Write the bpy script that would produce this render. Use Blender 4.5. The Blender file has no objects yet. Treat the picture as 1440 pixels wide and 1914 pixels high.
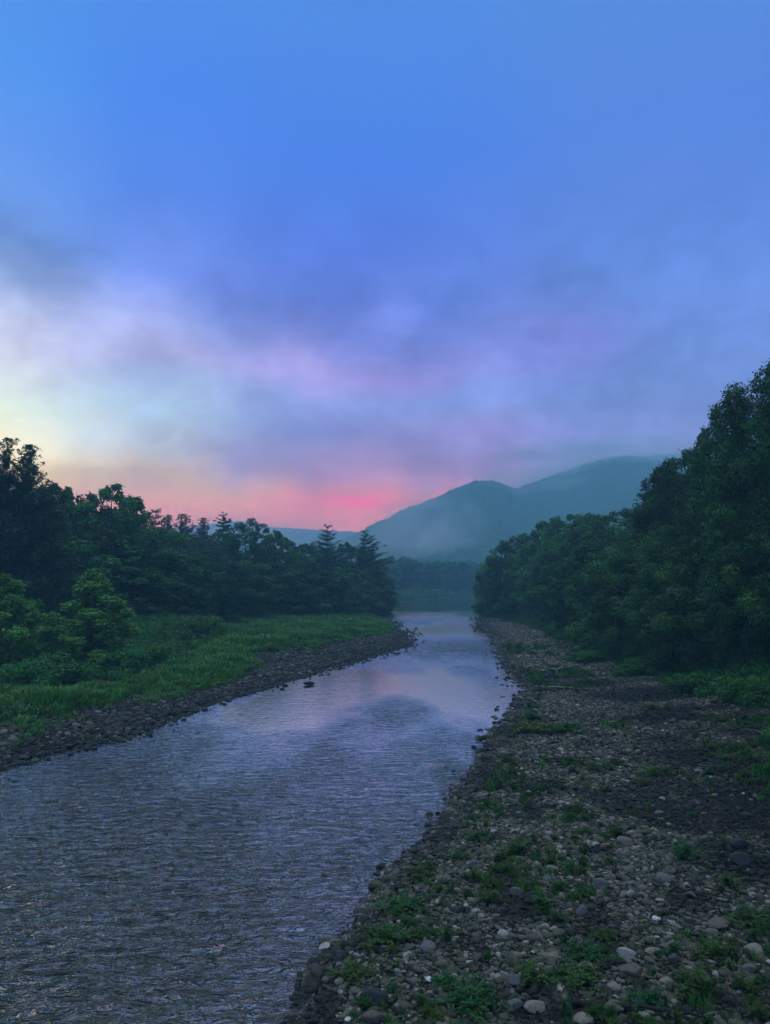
import bpy, math, random
import numpy as np
from mathutils import Vector

SC = bpy.context.scene
COL = SC.collection
rng = np.random.default_rng(11)
random.seed(5)
R = math.radians

# ------------------------------------------------------------------ camera geometry
HC, F, CX, CY = 7.0, 1446.0, 720.0, 957.0
PITCH = math.atan((1088 - CY) / F)
cp, sp = math.cos(PITCH), math.sin(PITCH)

def ray(px, py):
    r, u = (px - CX) / F, (CY - py) / F
    return np.array([r, cp - u * sp, sp + u * cp])

def gp(px, py, z=0.0):
    d = ray(px, py)
    t = (z - HC) / d[2]
    return d[0] * t, d[1] * t

def at_dist(px, py, Y):
    d = ray(px, py)
    t = Y / d[1]
    return d[0] * t, HC + d[2] * t

def azel(px, py):
    d = ray(px, py)
    return math.atan2(d[0], d[1]), math.atan2(d[2], math.hypot(d[0], d[1]))

# ------------------------------------------------------------------ numeric noise
def _hash(ix, iy, s):
    h = (ix.astype(np.int64) * 374761393 + iy.astype(np.int64) * 668265263 + s * 1442695041) & 0xffffffff
    h = ((h ^ (h >> 13)) * 1274126177) & 0xffffffff
    h = (h ^ (h >> 16)) & 0xffffffff
    return h / 4294967295.0

def vnoise(x, y, s=0):
    x = np.asarray(x, float); y = np.asarray(y, float)
    ix, iy = np.floor(x), np.floor(y)
    fx, fy = x - ix, y - iy
    ux, uy = fx * fx * fx * (fx * (fx * 6 - 15) + 10), fy * fy * fy * (fy * (fy * 6 - 15) + 10)
    a, b = _hash(ix, iy, s), _hash(ix + 1, iy, s)
    c, d = _hash(ix, iy + 1, s), _hash(ix + 1, iy + 1, s)
    return (a * (1 - ux) + b * ux) * (1 - uy) + (c * (1 - ux) + d * ux) * uy - 0.5

def fbm(x, y, s=0, o=4):
    v = 0; a = 1.0
    for k in range(o):
        v = v + a * vnoise(np.asarray(x) * 2 ** k + 13.7 * k, np.asarray(y) * 2 ** k - 7.1 * k, s + k)
        a *= .5
    return v

def domes(x, y, cell, s=0):
    """height 0..1 of rounded tree canopies on a jittered lattice"""
    gx, gy = np.floor(x / cell), np.floor(y / cell)
    best = np.zeros_like(x)
    for dx in (-1, 0, 1):
        for dy in (-1, 0, 1):
            cx, cy = gx + dx, gy + dy
            jx = (cx + _hash(cx, cy, s)) * cell; jy = (cy + _hash(cx, cy, s + 1)) * cell
            r = cell * (.55 + .45 * _hash(cx, cy, s + 2)); h = .5 + .5 * _hash(cx, cy, s + 3)
            d2 = ((x - jx) ** 2 + (y - jy) ** 2) / r ** 2
            best = np.maximum(best, h * np.sqrt(np.clip(1 - d2, 0, 1)))
    return best

def ss(a, b, x):
    t = np.clip((x - a) / (b - a), 0, 1)
    return t * t * (3 - 2 * t)

# ------------------------------------------------------------------ banks (pixel -> ground)
def line(pts, pre=(), post=()):
    p = list(pre) + [(gp(a, b)[1], gp(a, b)[0]) for a, b in pts] + list(post)
    p.sort()
    return np.array([q[0] for q in p]), np.array([q[1] for q in p])

WL = line([(0,1437),(100,1408),(200,1388),(300,1350),(370,1322),(500,1283),(590,1256),(690,1229),(766,1205),(752,1184),(716,1160),(688,1148)],
          pre=[(-60,-24),(0,-19),(15,-16.5)], post=[(190,-5),(230,-3),(300,14),(345,31),(400,43),(432,60),(455,140),(470,400)])
WR = line([(560,1914),(592,1820),(640,1765),(700,1700),(742,1630),(832,1540),(890,1450),(925,1370),(974,1290),(938,1240),(920,1190),(897,1166)],
          pre=[(-60,3),(0,-.5)], post=[(150,18.5),(165,21.5),(200,27),(260,36),(330,50),(380,68),(410,140),(425,400)])
GL = line([(0,1372),(100,1345),(200,1320),(330,1290),(400,1266),(470,1243),(560,1222),(640,1203),(700,1190),(712,1175),(700,1163),(680,1156)],
          pre=[(-60,-28),(0,-23),(20,-19.5)], post=[(190,-8),(230,-6),(300,11),(345,28),(400,40),(432,57),(455,138)])
BL = line([(0,1290),(120,1272),(250,1258),(340,1232),(395,1205),(450,1187),(560,1174),(650,1160)],
          pre=[(-60,-45),(0,-38),(20,-34)], post=[(190,-12),(230,-9),(300,8),(345,25),(400,38),(432,55),(455,136)])
BR = line([(908,1150),(1000,1172),(1050,1190),(1110,1222),(1162,1245),(1237,1262),(1275,1280),(1350,1313),(1440,1329)],
          pre=[(-60,18),(0,14),(15,12.5),(22,13.6),(30,16.5),(36,19)], post=[(165,22.5),(200,28.5),(260,38),(330,52),(380,70),(410,142)])

def wiggle(Y, s, a=.5):
    return a * (vnoise(Y * .45, Y * 0 + s, s) + .6 * vnoise(Y * 1.3, Y * 0 + s, s + 3)) * ss(4, 20, np.abs(Y) + 8)

def xl(Y): return np.interp(Y, *WL) + wiggle(np.asarray(Y, float), 3, .25)
def xr(Y): return np.interp(Y, *WR) + .22 + .3 * ss(30, 60, np.asarray(Y, float)) + wiggle(np.asarray(Y, float), 9, .3) * (.35 + .65 * ss(14, 35, np.asarray(Y, float)))
def xgl(Y): return np.interp(Y, *GL) + .5 + 1.2 * ss(75, 45, np.asarray(Y, float)) + wiggle(np.asarray(Y, float), 21, .6)
def xbl(Y): return np.interp(Y, *BL) + 2 * wiggle(np.asarray(Y, float), 31, .9)
def xbr(Y): return np.interp(Y, *BR) + 2 * wiggle(np.asarray(Y, float), 41, .9)

def terrain(X, Y):
    X = np.asarray(X, float); Y = np.asarray(Y, float)
    l, r = xl(Y), xr(Y)
    far = ss(455, 475, Y)
    dR = X - r; dL = l - X
    inside = np.minimum(-dR, -dL)
    bed = -.04 - .10 * np.clip(inside, 0, 8) ** .9
    zr = .07 * ss(-.05, .25, dR) + .055 * np.clip(dR, 0, 14) + .10 * fbm(X * .25, Y * .25, 5, 3) * ss(.5, 3, dR)
    br = X - xbr(Y)
    zr = zr + 2.2 * ss(-1, 12, br) + .5 * fbm(X * .12, Y * .12, 6, 3) * ss(0, 6, br)
    zl = .07 * ss(-.05, .25, dL) + .08 * np.clip(dL, 0, 9) + .10 * fbm(X * .25, Y * .25, 7, 3) * ss(.5, 3, dL)
    bl = xbl(Y) - X
    zl = zl + 1.4 * ss(-2, 10, bl) + .5 * fbm(X * .12, Y * .12, 8, 3) * ss(0, 6, bl)
    z = np.where(dR > 0, np.maximum(zr, .02), np.where(dL > 0, np.maximum(zl, .02), bed))
    z = z * (1 - far) + (1.2 + .5 * vnoise(X * .02, Y * .02, 4)) * far
    return z

# ------------------------------------------------------------------ mesh helpers
def mesh_np(name, V, Fc, mats=(), smooth=False, fattr=None, vattr=None, midx=None):
    me = bpy.data.meshes.new(name)
    V = np.ascontiguousarray(V, np.float32)
    me.vertices.add(len(V)); me.vertices.foreach_set('co', V.ravel())
    if isinstance(Fc, np.ndarray): groups = [Fc]
    else: groups = [g for g in Fc if len(g)]
    ll = np.concatenate([g.ravel() for g in groups]).astype(np.int32)
    tot = np.concatenate([np.full(len(g), g.shape[1]) for g in groups])
    st = np.concatenate([[0], np.cumsum(tot)[:-1]]).astype(np.int32)
    me.loops.add(len(ll)); me.loops.foreach_set('vertex_index', ll)
    me.polygons.add(len(tot)); me.polygons.foreach_set('loop_start', st)
    if smooth: me.polygons.foreach_set('use_smooth', np.ones(len(tot), bool))
    if midx is not None: me.polygons.foreach_set('material_index', np.asarray(midx, np.int32))
    for m in mats: me.materials.append(m)
    for k, (dom, dd) in enumerate((('FACE', fattr), ('POINT', vattr))):
        for n, a in (dd or {}).items():
            a = np.asarray(a, np.float32)
            if a.ndim == 2:
                at = me.attributes.new(n, 'FLOAT_VECTOR', dom); at.data.foreach_set('vector', a.ravel())
            else:
                at = me.attributes.new(n, 'FLOAT', dom); at.data.foreach_set('value', a)
    me.update(calc_edges=True)
    return me

def link(o, parent=None):
    COL.objects.link(o)
    if parent is not None: o.parent = parent
    return o

def obj(name, me, parent=None, loc=(0, 0, 0)):
    o = bpy.data.objects.new(name, me); o.location = loc
    return link(o, parent)

def tag(o, label=None, cat=None, group=None, kind=None):
    for k, v in (('label', label), ('category', cat), ('group', group), ('kind', kind)):
        if v: o[k] = v
    return o

def grid_faces(nr, nc):
    i = np.arange(nr - 1)[:, None] * nc + np.arange(nc - 1)[None, :]
    i = i.ravel()
    return np.stack([i, i + 1, i + nc + 1, i + nc], 1)

def unit(v):
    return v / np.maximum(np.linalg.norm(v, axis=-1, keepdims=True), 1e-9)

class Tubes:
    def __init__(s): s.V = []; s.F = []; s.n = 0
    def add(s, pts, rad, sides=6):
        pts = np.asarray(pts, float); n = len(pts)
        T = unit(np.gradient(pts, axis=0))
        ref = np.array([1., 0, 0]) if abs(T[0][0]) < .8 else np.array([0, 1., 0])
        A = unit(np.cross(T, ref)); B = np.cross(T, A)
        th = np.linspace(0, 2 * np.pi, sides, endpoint=False)
        ring = pts[:, None] + np.asarray(rad, float)[:, None, None] * (A[:, None] * np.cos(th)[None, :, None] + B[:, None] * np.sin(th)[None, :, None])
        s.V.append(ring.reshape(-1, 3))
        i = np.arange(n - 1)[:, None] * sides; j = np.arange(sides)[None, :]; k = (j + 1) % sides
        s.F.append(np.stack([i + j, i + k, i + sides + k, i + sides + j], -1).reshape(-1, 4) + s.n)
        s.n += n * sides
    def mesh(s, name, mat):
        return mesh_np(name, np.concatenate(s.V), np.concatenate(s.F), [mat], True)

def leaves(C, Nn, L, W, r, updir=None):
    """rhombic leaves folded along the rib, centre C, normal Nn"""
    n = len(C)
    t = r.normal(size=(n, 3)) if updir is None else updir
    a = unit(np.cross(Nn, t)); b = np.cross(Nn, a)
    L = np.broadcast_to(L, (n,))[:, None]; W = np.broadcast_to(W, (n,))[:, None]
    up = Nn * W * .18
    v = np.stack([C - a * L / 2, C - b * W / 2 + up, C + a * L / 2, C + b * W / 2 + up], 1)
    f = np.arange(n * 4).reshape(n, 4)
    f = np.concatenate([f[:, [0, 1, 2]], f[:, [0, 2, 3]]])
    return v.reshape(-1, 3), f

# ------------------------------------------------------------------ materials
class NT:
    def __init__(s, nt): s.nt = nt; s.nt.nodes.clear()
    def n(s, t, **kw):
        nd = s.nt.nodes.new(t)
        for k, v in kw.items(): setattr(nd, k, v)
        return nd
    def l(s, a, b): s.nt.links.new(a, b)
    def put(s, inp, v):
        if isinstance(v, bpy.types.NodeSocket): s.l(v, inp)
        else: inp.default_value = v
    def m(s, op, a, b=None, c=None, clamp=False):
        nd = s.n('ShaderNodeMath', operation=op, use_clamp=clamp)
        for i, v in enumerate((a, b, c)):
            if v is not None: s.put(nd.inputs[i], v)
        return nd.outputs[0]
    def mix(s, f, a, b, mode='MIX'):
        nd = s.n('ShaderNodeMix', data_type='RGBA', blend_type=mode)
        nd.clamp_factor = True
        s.put(nd.inputs[0], f); s.put(nd.inputs[6], a); s.put(nd.inputs[7], b)
        return nd.outputs[2]
    def ramp(s, f, stops, interp='LINEAR'):
        nd = s.n('ShaderNodeValToRGB'); cr = nd.color_ramp; cr.interpolation = interp
        while len(cr.elements) > 1: cr.elements.remove(cr.elements[0])
        cr.elements[0].position = stops[0][0]; cr.elements[0].color = stops[0][1]
        for p, c in stops[1:]:
            e = cr.elements.new(p); e.color = c
        s.l(f, nd.inputs[0])
        return nd.outputs[0]
    def noise(s, vec, scale, detail=3, rough=.5, dist=0., lac=2.):
        nd = s.n('ShaderNodeTexNoise')
        if vec is not None: s.l(vec, nd.inputs['Vector'])
        nd.inputs['Scale'].default_value = scale; nd.inputs['Detail'].default_value = detail
        nd.inputs['Roughness'].default_value = rough; nd.inputs['Distortion'].default_value = dist
        return nd.outputs['Fac']
    def mapping(s, vec, scale=(1, 1, 1), rot=(0, 0, 0)):
        nd = s.n('ShaderNodeMapping'); s.l(vec, nd.inputs[0])
        nd.inputs['Scale'].default_value = scale; nd.inputs['Rotation'].default_value = rot
        return nd.outputs[0]

def mat(name):
    m = bpy.data.materials.new(name); m.use_nodes = True
    return m, NT(m.node_tree)

def c4(r, g, b): return (r, g, b, 1)

def leaf_material(name, dark, light, hue=.35, trans=.3, rough=.55, val=.5):
    m, t = mat(name)
    at = t.n('ShaderNodeAttribute', attribute_name='tone')
    oi = t.n('ShaderNodeObjectInfo')
    col = t.mix(at.outputs['Fac'], c4(*dark), c4(*light))
    hs = t.n('ShaderNodeHueSaturation')
    t.put(hs.inputs['Hue'], t.m('ADD', .5 - hue * .06, t.m('MULTIPLY', oi.outputs['Random'], hue * .12)))
    r2 = t.m('FRACT', t.m('MULTIPLY', oi.outputs['Random'], 17.3))
    t.put(hs.inputs['Value'], t.m('ADD', 1 - val * .5, t.m('MULTIPLY', r2, val)))
    t.l(col, hs.inputs['Color'])
    p = t.n('ShaderNodeBsdfPrincipled'); t.l(hs.outputs[0], p.inputs['Base Color'])
    p.inputs['Roughness'].default_value = rough; p.inputs['Specular IOR Level'].default_value = .3
    tr = t.n('ShaderNodeBsdfTranslucent'); t.l(hs.outputs[0], tr.inputs[0])
    mx = t.n('ShaderNodeMixShader'); mx.inputs[0].default_value = trans
    t.l(p.outputs[0], mx.inputs[1]); t.l(tr.outputs[0], mx.inputs[2])
    o = t.n('ShaderNodeOutputMaterial'); t.l(mx.outputs[0], o.inputs[0])
    return m

M_LEAF = leaf_material('broad_leaf', (.006, .040, .011), (.072, .27, .048), trans=.2, val=1.0, hue=.25)
M_LEAFL = leaf_material('pale_leaf', (.05, .19, .028), (.20, .48, .08), val=.1, hue=.05)
M_LEAFG = leaf_material('bright_leaf', (.012, .075, .014), (.10, .34, .055), trans=.2, val=.6, hue=.2)
M_NEEDLE = leaf_material('needle', (.025, .07, .035), (.055, .13, .06), trans=.15)
M_BRUSH = leaf_material('brush_leaf', (.018, .09, .015), (.075, .26, .036), hue=.5)
M_GRASS = leaf_material('grass_blade', (.035, .14, .024), (.13, .34, .06), hue=.5, val=.6)
M_WEED = leaf_material('weed_leaf', (.018, .065, .010), (.065, .17, .025), hue=.8, val=.5)
M_FLOWER = leaf_material('white_petal', (.5, .52, .5), (.7, .72, .7), hue=.1, val=.2)

def bark_material(name, a, b):
    m, t = mat(name)
    tc = t.n('ShaderNodeTexCoord')
    v = t.mapping(tc.outputs['Object'], (6, 6, 1.2))
    nz = t.noise(v, 2.5, 5, .65)
    col = t.ramp(nz, [(.3, c4(*a)), (.7, c4(*b))])
    bp = t.n('ShaderNodeBump'); bp.inputs['Strength'].default_value = .6; bp.inputs['Distance'].default_value = .05; t.l(nz, bp.inputs['Height'])
    p = t.n('ShaderNodeBsdfPrincipled'); p.inputs['Roughness'].default_value = .9
    t.l(col, p.inputs['Base Color']); t.l(bp.outputs[0], p.inputs['Normal'])
    o = t.n('ShaderNodeOutputMaterial'); t.l(p.outputs[0], o.inputs[0])
    return m

M_BARK = bark_material('bark', (.03, .026, .022), (.10, .09, .075))
M_BIRCH = bark_material('pale_bark', (.20, .20, .18), (.55, .55, .50))
M_DRIFT = bark_material('bleached_wood', (.25, .23, .20), (.5, .48, .43))
M_DARKWOOD = bark_material('wet_wood', (.01, .01, .01), (.03, .028, .025))

def stone_material(name):
    m, t = mat(name)
    oi = t.n('ShaderNodeObjectInfo'); tc = t.n('ShaderNodeTexCoord')
    at = t.n('ShaderNodeAttribute', attribute_type='INSTANCER', attribute_name='dark')
    col = t.ramp(oi.outputs['Random'], [(0, c4(.022, .028, .025)), (.20, c4(.055, .065, .050)), (.38, c4(.105, .112, .080)), (.58, c4(.072, .074, .048)),
                                        (.74, c4(.14, .135, .12)), (.88, c4(.20, .18, .145)), (.96, c4(.30, .29, .26)), (1, c4(.44, .42, .37))])
    off = t.n('ShaderNodeVectorMath', operation='ADD'); t.l(tc.outputs['Object'], off.inputs[0])
    cmb = t.n('ShaderNodeCombineXYZ'); t.l(t.m('MULTIPLY', oi.outputs['Random'], 91.), cmb.inputs[0]); t.l(cmb.outputs[0], off.inputs[1])
    nz = t.noise(off.outputs[0], 3.2, 6, .65); n2 = t.noise(off.outputs[0], 14, 4, .7)
    mul = t.m('ADD', .55, t.m('MULTIPLY', t.m('ADD', nz, t.m('MULTIPLY', n2, .5)), .65))
    hv = t.n('ShaderNodeHueSaturation'); t.l(col, hv.inputs['Color']); t.l(mul, hv.inputs['Value'])
    moss = t.mix(t.m('MULTIPLY', t.m('GREATER_THAN', nz, .56), .55), hv.outputs[0], c4(.05, .075, .03))
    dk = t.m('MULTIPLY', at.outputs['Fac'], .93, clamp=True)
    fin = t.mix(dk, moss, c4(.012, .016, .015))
    bp = t.n('ShaderNodeBump'); bp.inputs['Strength'].default_value = .5; bp.inputs['Distance'].default_value = .06
    t.l(t.m('ADD', nz, t.m('MULTIPLY', n2, .3)), bp.inputs['Height'])
    p = t.n('ShaderNodeBsdfPrincipled'); t.l(fin, p.inputs['Base Color']); t.l(bp.outputs[0], p.inputs['Normal'])
    t.put(p.inputs['Roughness'], t.m('SUBTRACT', .85, t.m('MULTIPLY', dk, .3)))
    p.inputs['Specular IOR Level'].default_value = .12
    o = t.n('ShaderNodeOutputMaterial'); t.l(p.outputs[0], o.inputs[0])
    return m
M_STONE = stone_material('river_stone')

def plain_stone(name, c):
    m, t = mat(name)
    tc = t.n('ShaderNodeTexCoord')
    nz = t.noise(tc.outputs['Object'], 9, 6, .7); n2 = t.noise(tc.outputs['Object'], 45, 3, .6)
    col = t.ramp(t.m('ADD', t.m('MULTIPLY', nz, .75), t.m('MULTIPLY', n2, .25)),
                 [(.28, c4(*[k * .45 for k in c])), (.5, c4(*c)), (.72, c4(*[min(.8, k * 1.45) for k in c]))])
    bp = t.n('ShaderNodeBump'); bp.inputs['Strength'].default_value = .7; bp.inputs['Distance'].default_value = .02; t.l(nz, bp.inputs['Height'])
    p = t.n('ShaderNodeBsdfPrincipled'); t.l(col, p.inputs['Base Color']); t.l(bp.outputs[0], p.inputs['Normal']); p.inputs['Roughness'].default_value = .85
    p.inputs['Specular IOR Level'].default_value = .3
    o = t.n('ShaderNodeOutputMaterial'); t.l(p.outputs[0], o.inputs[0])
    return m
SCOL = dict(dark=(.035, .042, .045), grey=(.13, .135, .13), pale=(.30, .30, .26), tan=(.23, .21, .16), brown=(.12, .108, .08), white=(.65, .65, .62), wet=(.018, .022, .026))
M_S = {k: plain_stone(k + '_stone', v) for k, v in SCOL.items()}

def ground_material():
    m, t = mat('bank_ground')
    g = t.n('ShaderNodeNewGeometry')
    gr = t.n('ShaderNodeAttribute', attribute_name='green')
    n1 = t.noise(g.outputs['Position'], .5, 6, .6); n2 = t.noise(g.outputs['Position'], 7, 5, .7); n3 = t.noise(g.outputs['Position'], 25, 3, .7)
    vo = t.n('ShaderNodeTexVoronoi'); vo.inputs['Scale'].default_value = 9; t.l(g.outputs['Position'], vo.inputs['Vector'])
    peb = t.ramp(vo.outputs['Distance'], [(.1, c4(.075, .08, .065)), (.5, c4(.014, .018, .012))])
    soil = t.mix(t.m('MULTIPLY', n3, .8), peb, c4(.018, .026, .016))
    veg = t.ramp(t.m('ADD', t.m('MULTIPLY', n1, .5), t.m('MULTIPLY', n2, .5)), [(.35, c4(.020, .035, .012)), (.65, c4(.045, .10, .022))])
    col = t.mix(gr.outputs['Fac'], soil, veg)
    bp = t.n('ShaderNodeBump'); bp.inputs['Strength'].default_value = .8; bp.inputs['Distance'].default_value = .08
    t.l(t.m('ADD', t.m('MULTIPLY', n2, .7), t.m('MULTIPLY', n3, .5)), bp.inputs['Height'])
    p = t.n('ShaderNodeBsdfPrincipled'); t.l(col, p.inputs['Base Color']); t.l(bp.outputs[0], p.inputs['Normal']); p.inputs['Roughness'].default_value = .95; p.inputs['Specular IOR Level'].default_value = .1
    o = t.n('ShaderNodeOutputMaterial'); t.l(p.outputs[0], o.inputs[0])
    return m
M_GROUND = ground_material()

def water_material():
    m, t = mat('river_water')
    g = t.n('ShaderNodeNewGeometry'); P = g.outputs['Position']
    rg = t.n('ShaderNodeAttribute', attribute_name='rough').outputs['Fac']
    a = t.noise(t.mapping(P, (1.0, 1.7, 1)), 2.0, 3, .5, .8)
    b = t.noise(t.mapping(P, (1.0, 1.5, 1), (0, 0, .25)), 6.5, 3, .6, .4)
    c = t.noise(t.mapping(P, (1.0, 1.6, 1), (0, 0, -.3)), 22, 2, .6)
    big = t.noise(t.mapping(P, (1.0, 1.8, 1), (0, 0, .12)), 1.0, 2, .5, .8)
    a = t.m('SUBTRACT', 1., t.m('ABSOLUTE', t.m('MULTIPLY', t.m('SUBTRACT', a, .5), 2.6)))
    a = t.m('ADD', t.m('MULTIPLY', a, .62), t.m('MULTIPLY', big, .9))
    h = t.m('ADD', t.m('ADD', t.m('MULTIPLY', a, 1.0), t.m('MULTIPLY', b, .13)), t.m('MULTIPLY', c, .028))
    bp = t.n('ShaderNodeBump'); bp.inputs['Distance'].default_value = .25
    t.put(bp.inputs['Strength'], rg); t.l(h, bp.inputs['Height'])
    lw = t.n('ShaderNodeLayerWeight'); lw.inputs['Blend'].default_value = .5; t.l(bp.outputs[0], lw.inputs['Normal'])
    mr = t.n('ShaderNodeMapRange', interpolation_type='SMOOTHSTEP'); t.l(lw.outputs['Facing'], mr.inputs[0]); mr.inputs[1].default_value = .41; mr.inputs[2].default_value = .80; f = mr.outputs[0]
    tint = t.mix(t.m('MULTIPLY', f, 1.8, clamp=True), c4(1, .80, .60), c4(1, .94, .82))
    gl_ = t.n('ShaderNodeBsdfGlossy'); gl_.inputs['Roughness'].default_value = .05; t.l(tint, gl_.inputs['Color']); t.l(bp.outputs[0], gl_.inputs['Normal'])
    df = t.n('ShaderNodeBsdfDiffuse'); df.inputs['Color'].default_value = c4(.012, .018, .018)
    mx = t.n('ShaderNodeMixShader'); t.put(mx.inputs[0], t.m('ADD', .03, t.m('MULTIPLY', f, .95), clamp=True)); t.l(df.outputs[0], mx.inputs[1]); t.l(gl_.outputs[0], mx.inputs[2])
    o = t.n('ShaderNodeOutputMaterial'); t.l(mx.outputs[0], o.inputs[0])
    return m
M_WATER = water_material()

def hill_material():
    m, t = mat('hill_forest')
    g = t.n('ShaderNodeNewGeometry'); at = t.n('ShaderNodeAttribute', attribute_name='tone')
    n1 = t.noise(g.outputs['Position'], .012, 5, .6); n2 = t.noise(g.outputs['Position'], .15, 4, .7)
    f = t.m('ADD', t.m('MULTIPLY', n1, .45), t.m('ADD', t.m('MULTIPLY', n2, .3), t.m('MULTIPLY', at.outputs['Fac'], .35)))
    col = t.ramp(f, [(.35, c4(.012, .035, .018)), (.7, c4(.06, .13, .045))])
    bp = t.n('ShaderNodeBump'); bp.inputs['Distance'].default_value = 4; bp.inputs['Strength'].default_value = .8; t.l(n2, bp.inputs['Height'])
    p = t.n('ShaderNodeBsdfPrincipled'); t.l(col, p.inputs['Base Color']); p.inputs['Roughness'].default_value = 1; p.inputs['Specular IOR Level'].default_value = .1
    t.l(bp.outputs[0], p.inputs['Normal'])
    o = t.n('ShaderNodeOutputMaterial'); t.l(p.outputs[0], o.inputs[0])
    return m
M_HILL = hill_material()

# ------------------------------------------------------------------ ground and water
def axis(segs):
    out = []
    for a, b, s in segs: out.append(np.arange(a, b, s))
    out.append([segs[-1][1]])
    return np.concatenate(out)
gx = axis([(-1450, -300, 50), (-300, -90, 8), (-90, -45, 1.5), (-45, 45, .45), (45, 110, 1.5), (110, 300, 8), (300, 1450, 50)])
gy = axis([(-240, -20, 10), (-20, 8, 1.5), (8, 110, .5), (110, 200, .9), (200, 480, 3), (480, 800, 20), (800, 2450, 75)])
XX, YY = np.meshgrid(gx, gy)
ZZ = terrain(XX, YY)
ZZ += .03 * vnoise(XX * 2.1, YY * 2.1, 50) * (np.abs(XX) < 60) * (ZZ > .1)
gl = xgl(YY) - XX; brr = XX - xbr(YY)
green = np.maximum(ss(-1.5, -.2, gl + .8 * vnoise(XX * .8, YY * .8, 61)), ss(-1, 1.2, brr + .8 * vnoise(XX * .8, YY * .8, 62)))
gme = mesh_np('ground', np.stack([XX, YY, ZZ], -1).reshape(-1, 3), grid_faces(len(gy), len(gx)), [M_GROUND], True, vattr={'green': green.ravel()})
tag(obj('ground', gme), kind='structure')

wy = [-60., -40, -25, -15, -8, -3, 1, 4, 6.5, 8.5, 10]
while wy[-1] < 475: wy.append(wy[-1] * 1.0062)
wy = np.array(wy); nc = 230
tt = np.linspace(0, 1, nc)
l, r_ = xl(wy) - 3, xr(wy) + 3
WX = l[:, None] + (r_ - l)[:, None] * tt[None]; WY = np.repeat(wy[:, None], nc, 1)
dist = np.minimum(WX - xl(wy)[:, None], xr(wy)[:, None] - WX)

def gb(px, py, rx, ry):
    x0, y0 = gp(px, py)
    return np.exp(-((WX - x0) / rx) ** 2 - ((WY - y0) / ry) ** 2)
rough = .20 + .66 * ss(-.15, .36, fbm(WX * .16, WY * .07, 70, 4)) + .42 * ss(30, 11, WY)
rough *= .70 + .55 * ss(-.3, .4, fbm(WX * .32 + .03 * WY, WY * .09, 77, 3))
rough *= (.40 + .70 * ss(60, 16, WY))
rough += .85 * gb(850, 1210, 6, 14) + .30 * gb(780, 1160, 9, 14) - .24 * gb(830, 1285, 8, 8) - .10 * gb(480, 1370, 5, 8)
pool = ss(180, 200, WY + 4 * vnoise(WX * .3, WY * 0, 71)) * (1 - ss(360, 372, WY) * (1 - ss(388, 400, WY)))
rough = np.clip(rough, .07, 1) * (1 - .93 * pool)
amp = .018 * rough * (1 + ss(18, 60, WY)) * ss(-.5, 1.2, dist) * (1 - ss(140, 180, WY))
WZ = amp * (1.3 * fbm(WX * 1.1, WY * 1.9, 80, 3) + .8 * vnoise(WX * 3.1, WY * 4.7, 83))
wme = mesh_np('water', np.stack([WX, WY, WZ], -1).reshape(-1, 3), grid_faces(len(wy), nc), [M_WATER], True, vattr={'rough': rough.ravel()})
tag(obj('water', wme), kind='structure')

# ------------------------------------------------------------------ hills
def hill(name, prof, rr, r0, depth, az0, az1, na, nr, seed, canopy, foot=0., rr2=None):
    pa = np.array([azel(a, b) for a, b in prof])
    rr = np.interp(np.linspace(az0, az1, na), [azel(940, 900)[0], azel(1180, 900)[0]], [rr, rr2 or rr])
    az = np.linspace(az0, az1, na)
    tanel = np.interp(az, pa[:, 0], np.tan(pa[:, 1]) * 1.0)
    rid = rr * (1 + .05 * vnoise(az * 7, az * 0 + seed, seed))
    zr = HC + rid * tanel
    u = np.concatenate([np.linspace(0, 1, int(nr * .8)), np.linspace(1, 2, nr - int(nr * .8) + 1)[1:]])
    A, U = np.meshgrid(az, u)
    rad = np.where(U <= 1, r0 + (rid[None] - r0) * U, rid[None] + depth * (U - 1))
    X, Y = rad * np.sin(A), rad * np.cos(A)
    sh = np.where(U <= 1, .25 * U + .75 * ss(-.05, 1.15, U) * 1.0, 1.0 - .9 * ss(0, 1, (U - 1)))
    top = .25 + .75 * float(ss(-.05, 1.15, 1.0))
    sh = np.where(U <= 1, sh / top, sh)
    spur = 1 + (.30 * fbm(A * 11 + U * .9, U * 1.6, seed + 5, 5)) * np.clip(U, 0, 1) * ss(1, .55, U)
    Z = (zr[None] - canopy) * sh * spur + foot * (U < .3)
    d = domes(X, Y, 9., seed) * .75 + domes(X, Y, 5.5, seed + 30) * .35
    Z = Z + canopy * 1.25 * d
    Z = np.where(U < .01, -1.0, Z)
    V = np.stack([X, Y, Z], -1).reshape(-1, 3)
    tone = (d * .8 + .4 * _hash(np.floor(X / 9), np.floor(Y / 9), 4)).ravel()
    me = mesh_np(name, V, grid_faces(len(u), na), [M_HILL], True, vattr={'tone': tone})
    return tag(obj(name, me), kind='structure')

hill('hill', [(300,1080),(560,1055),(620,1022),(660,1000),(680,990),(720,970),(760,951),(800,935),(840,918),(870,904),(890,898),(905,897),(925,899),(945,906),(962,913),(985,905),(1020,893),(1060,880),(1100,865),(1140,855),(1165,852),(1200,853),(1260,850),(1350,858),(1500,880),(1700,930)],
     1100, 560, 320, R(-14), R(36), 760, 330, 3, 9, rr2=1500)
hill('hill', [(-900,960),(-300,985),(0,992),(200,1000),(300,994),(360,985),(400,978),(440,973),(470,974),(500,984),(560,988),(600,991),(660,993),(700,1000),(800,1030)],
     2000, 1300, 250, R(-48), R(4), 560, 120, 5, 10)

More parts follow.
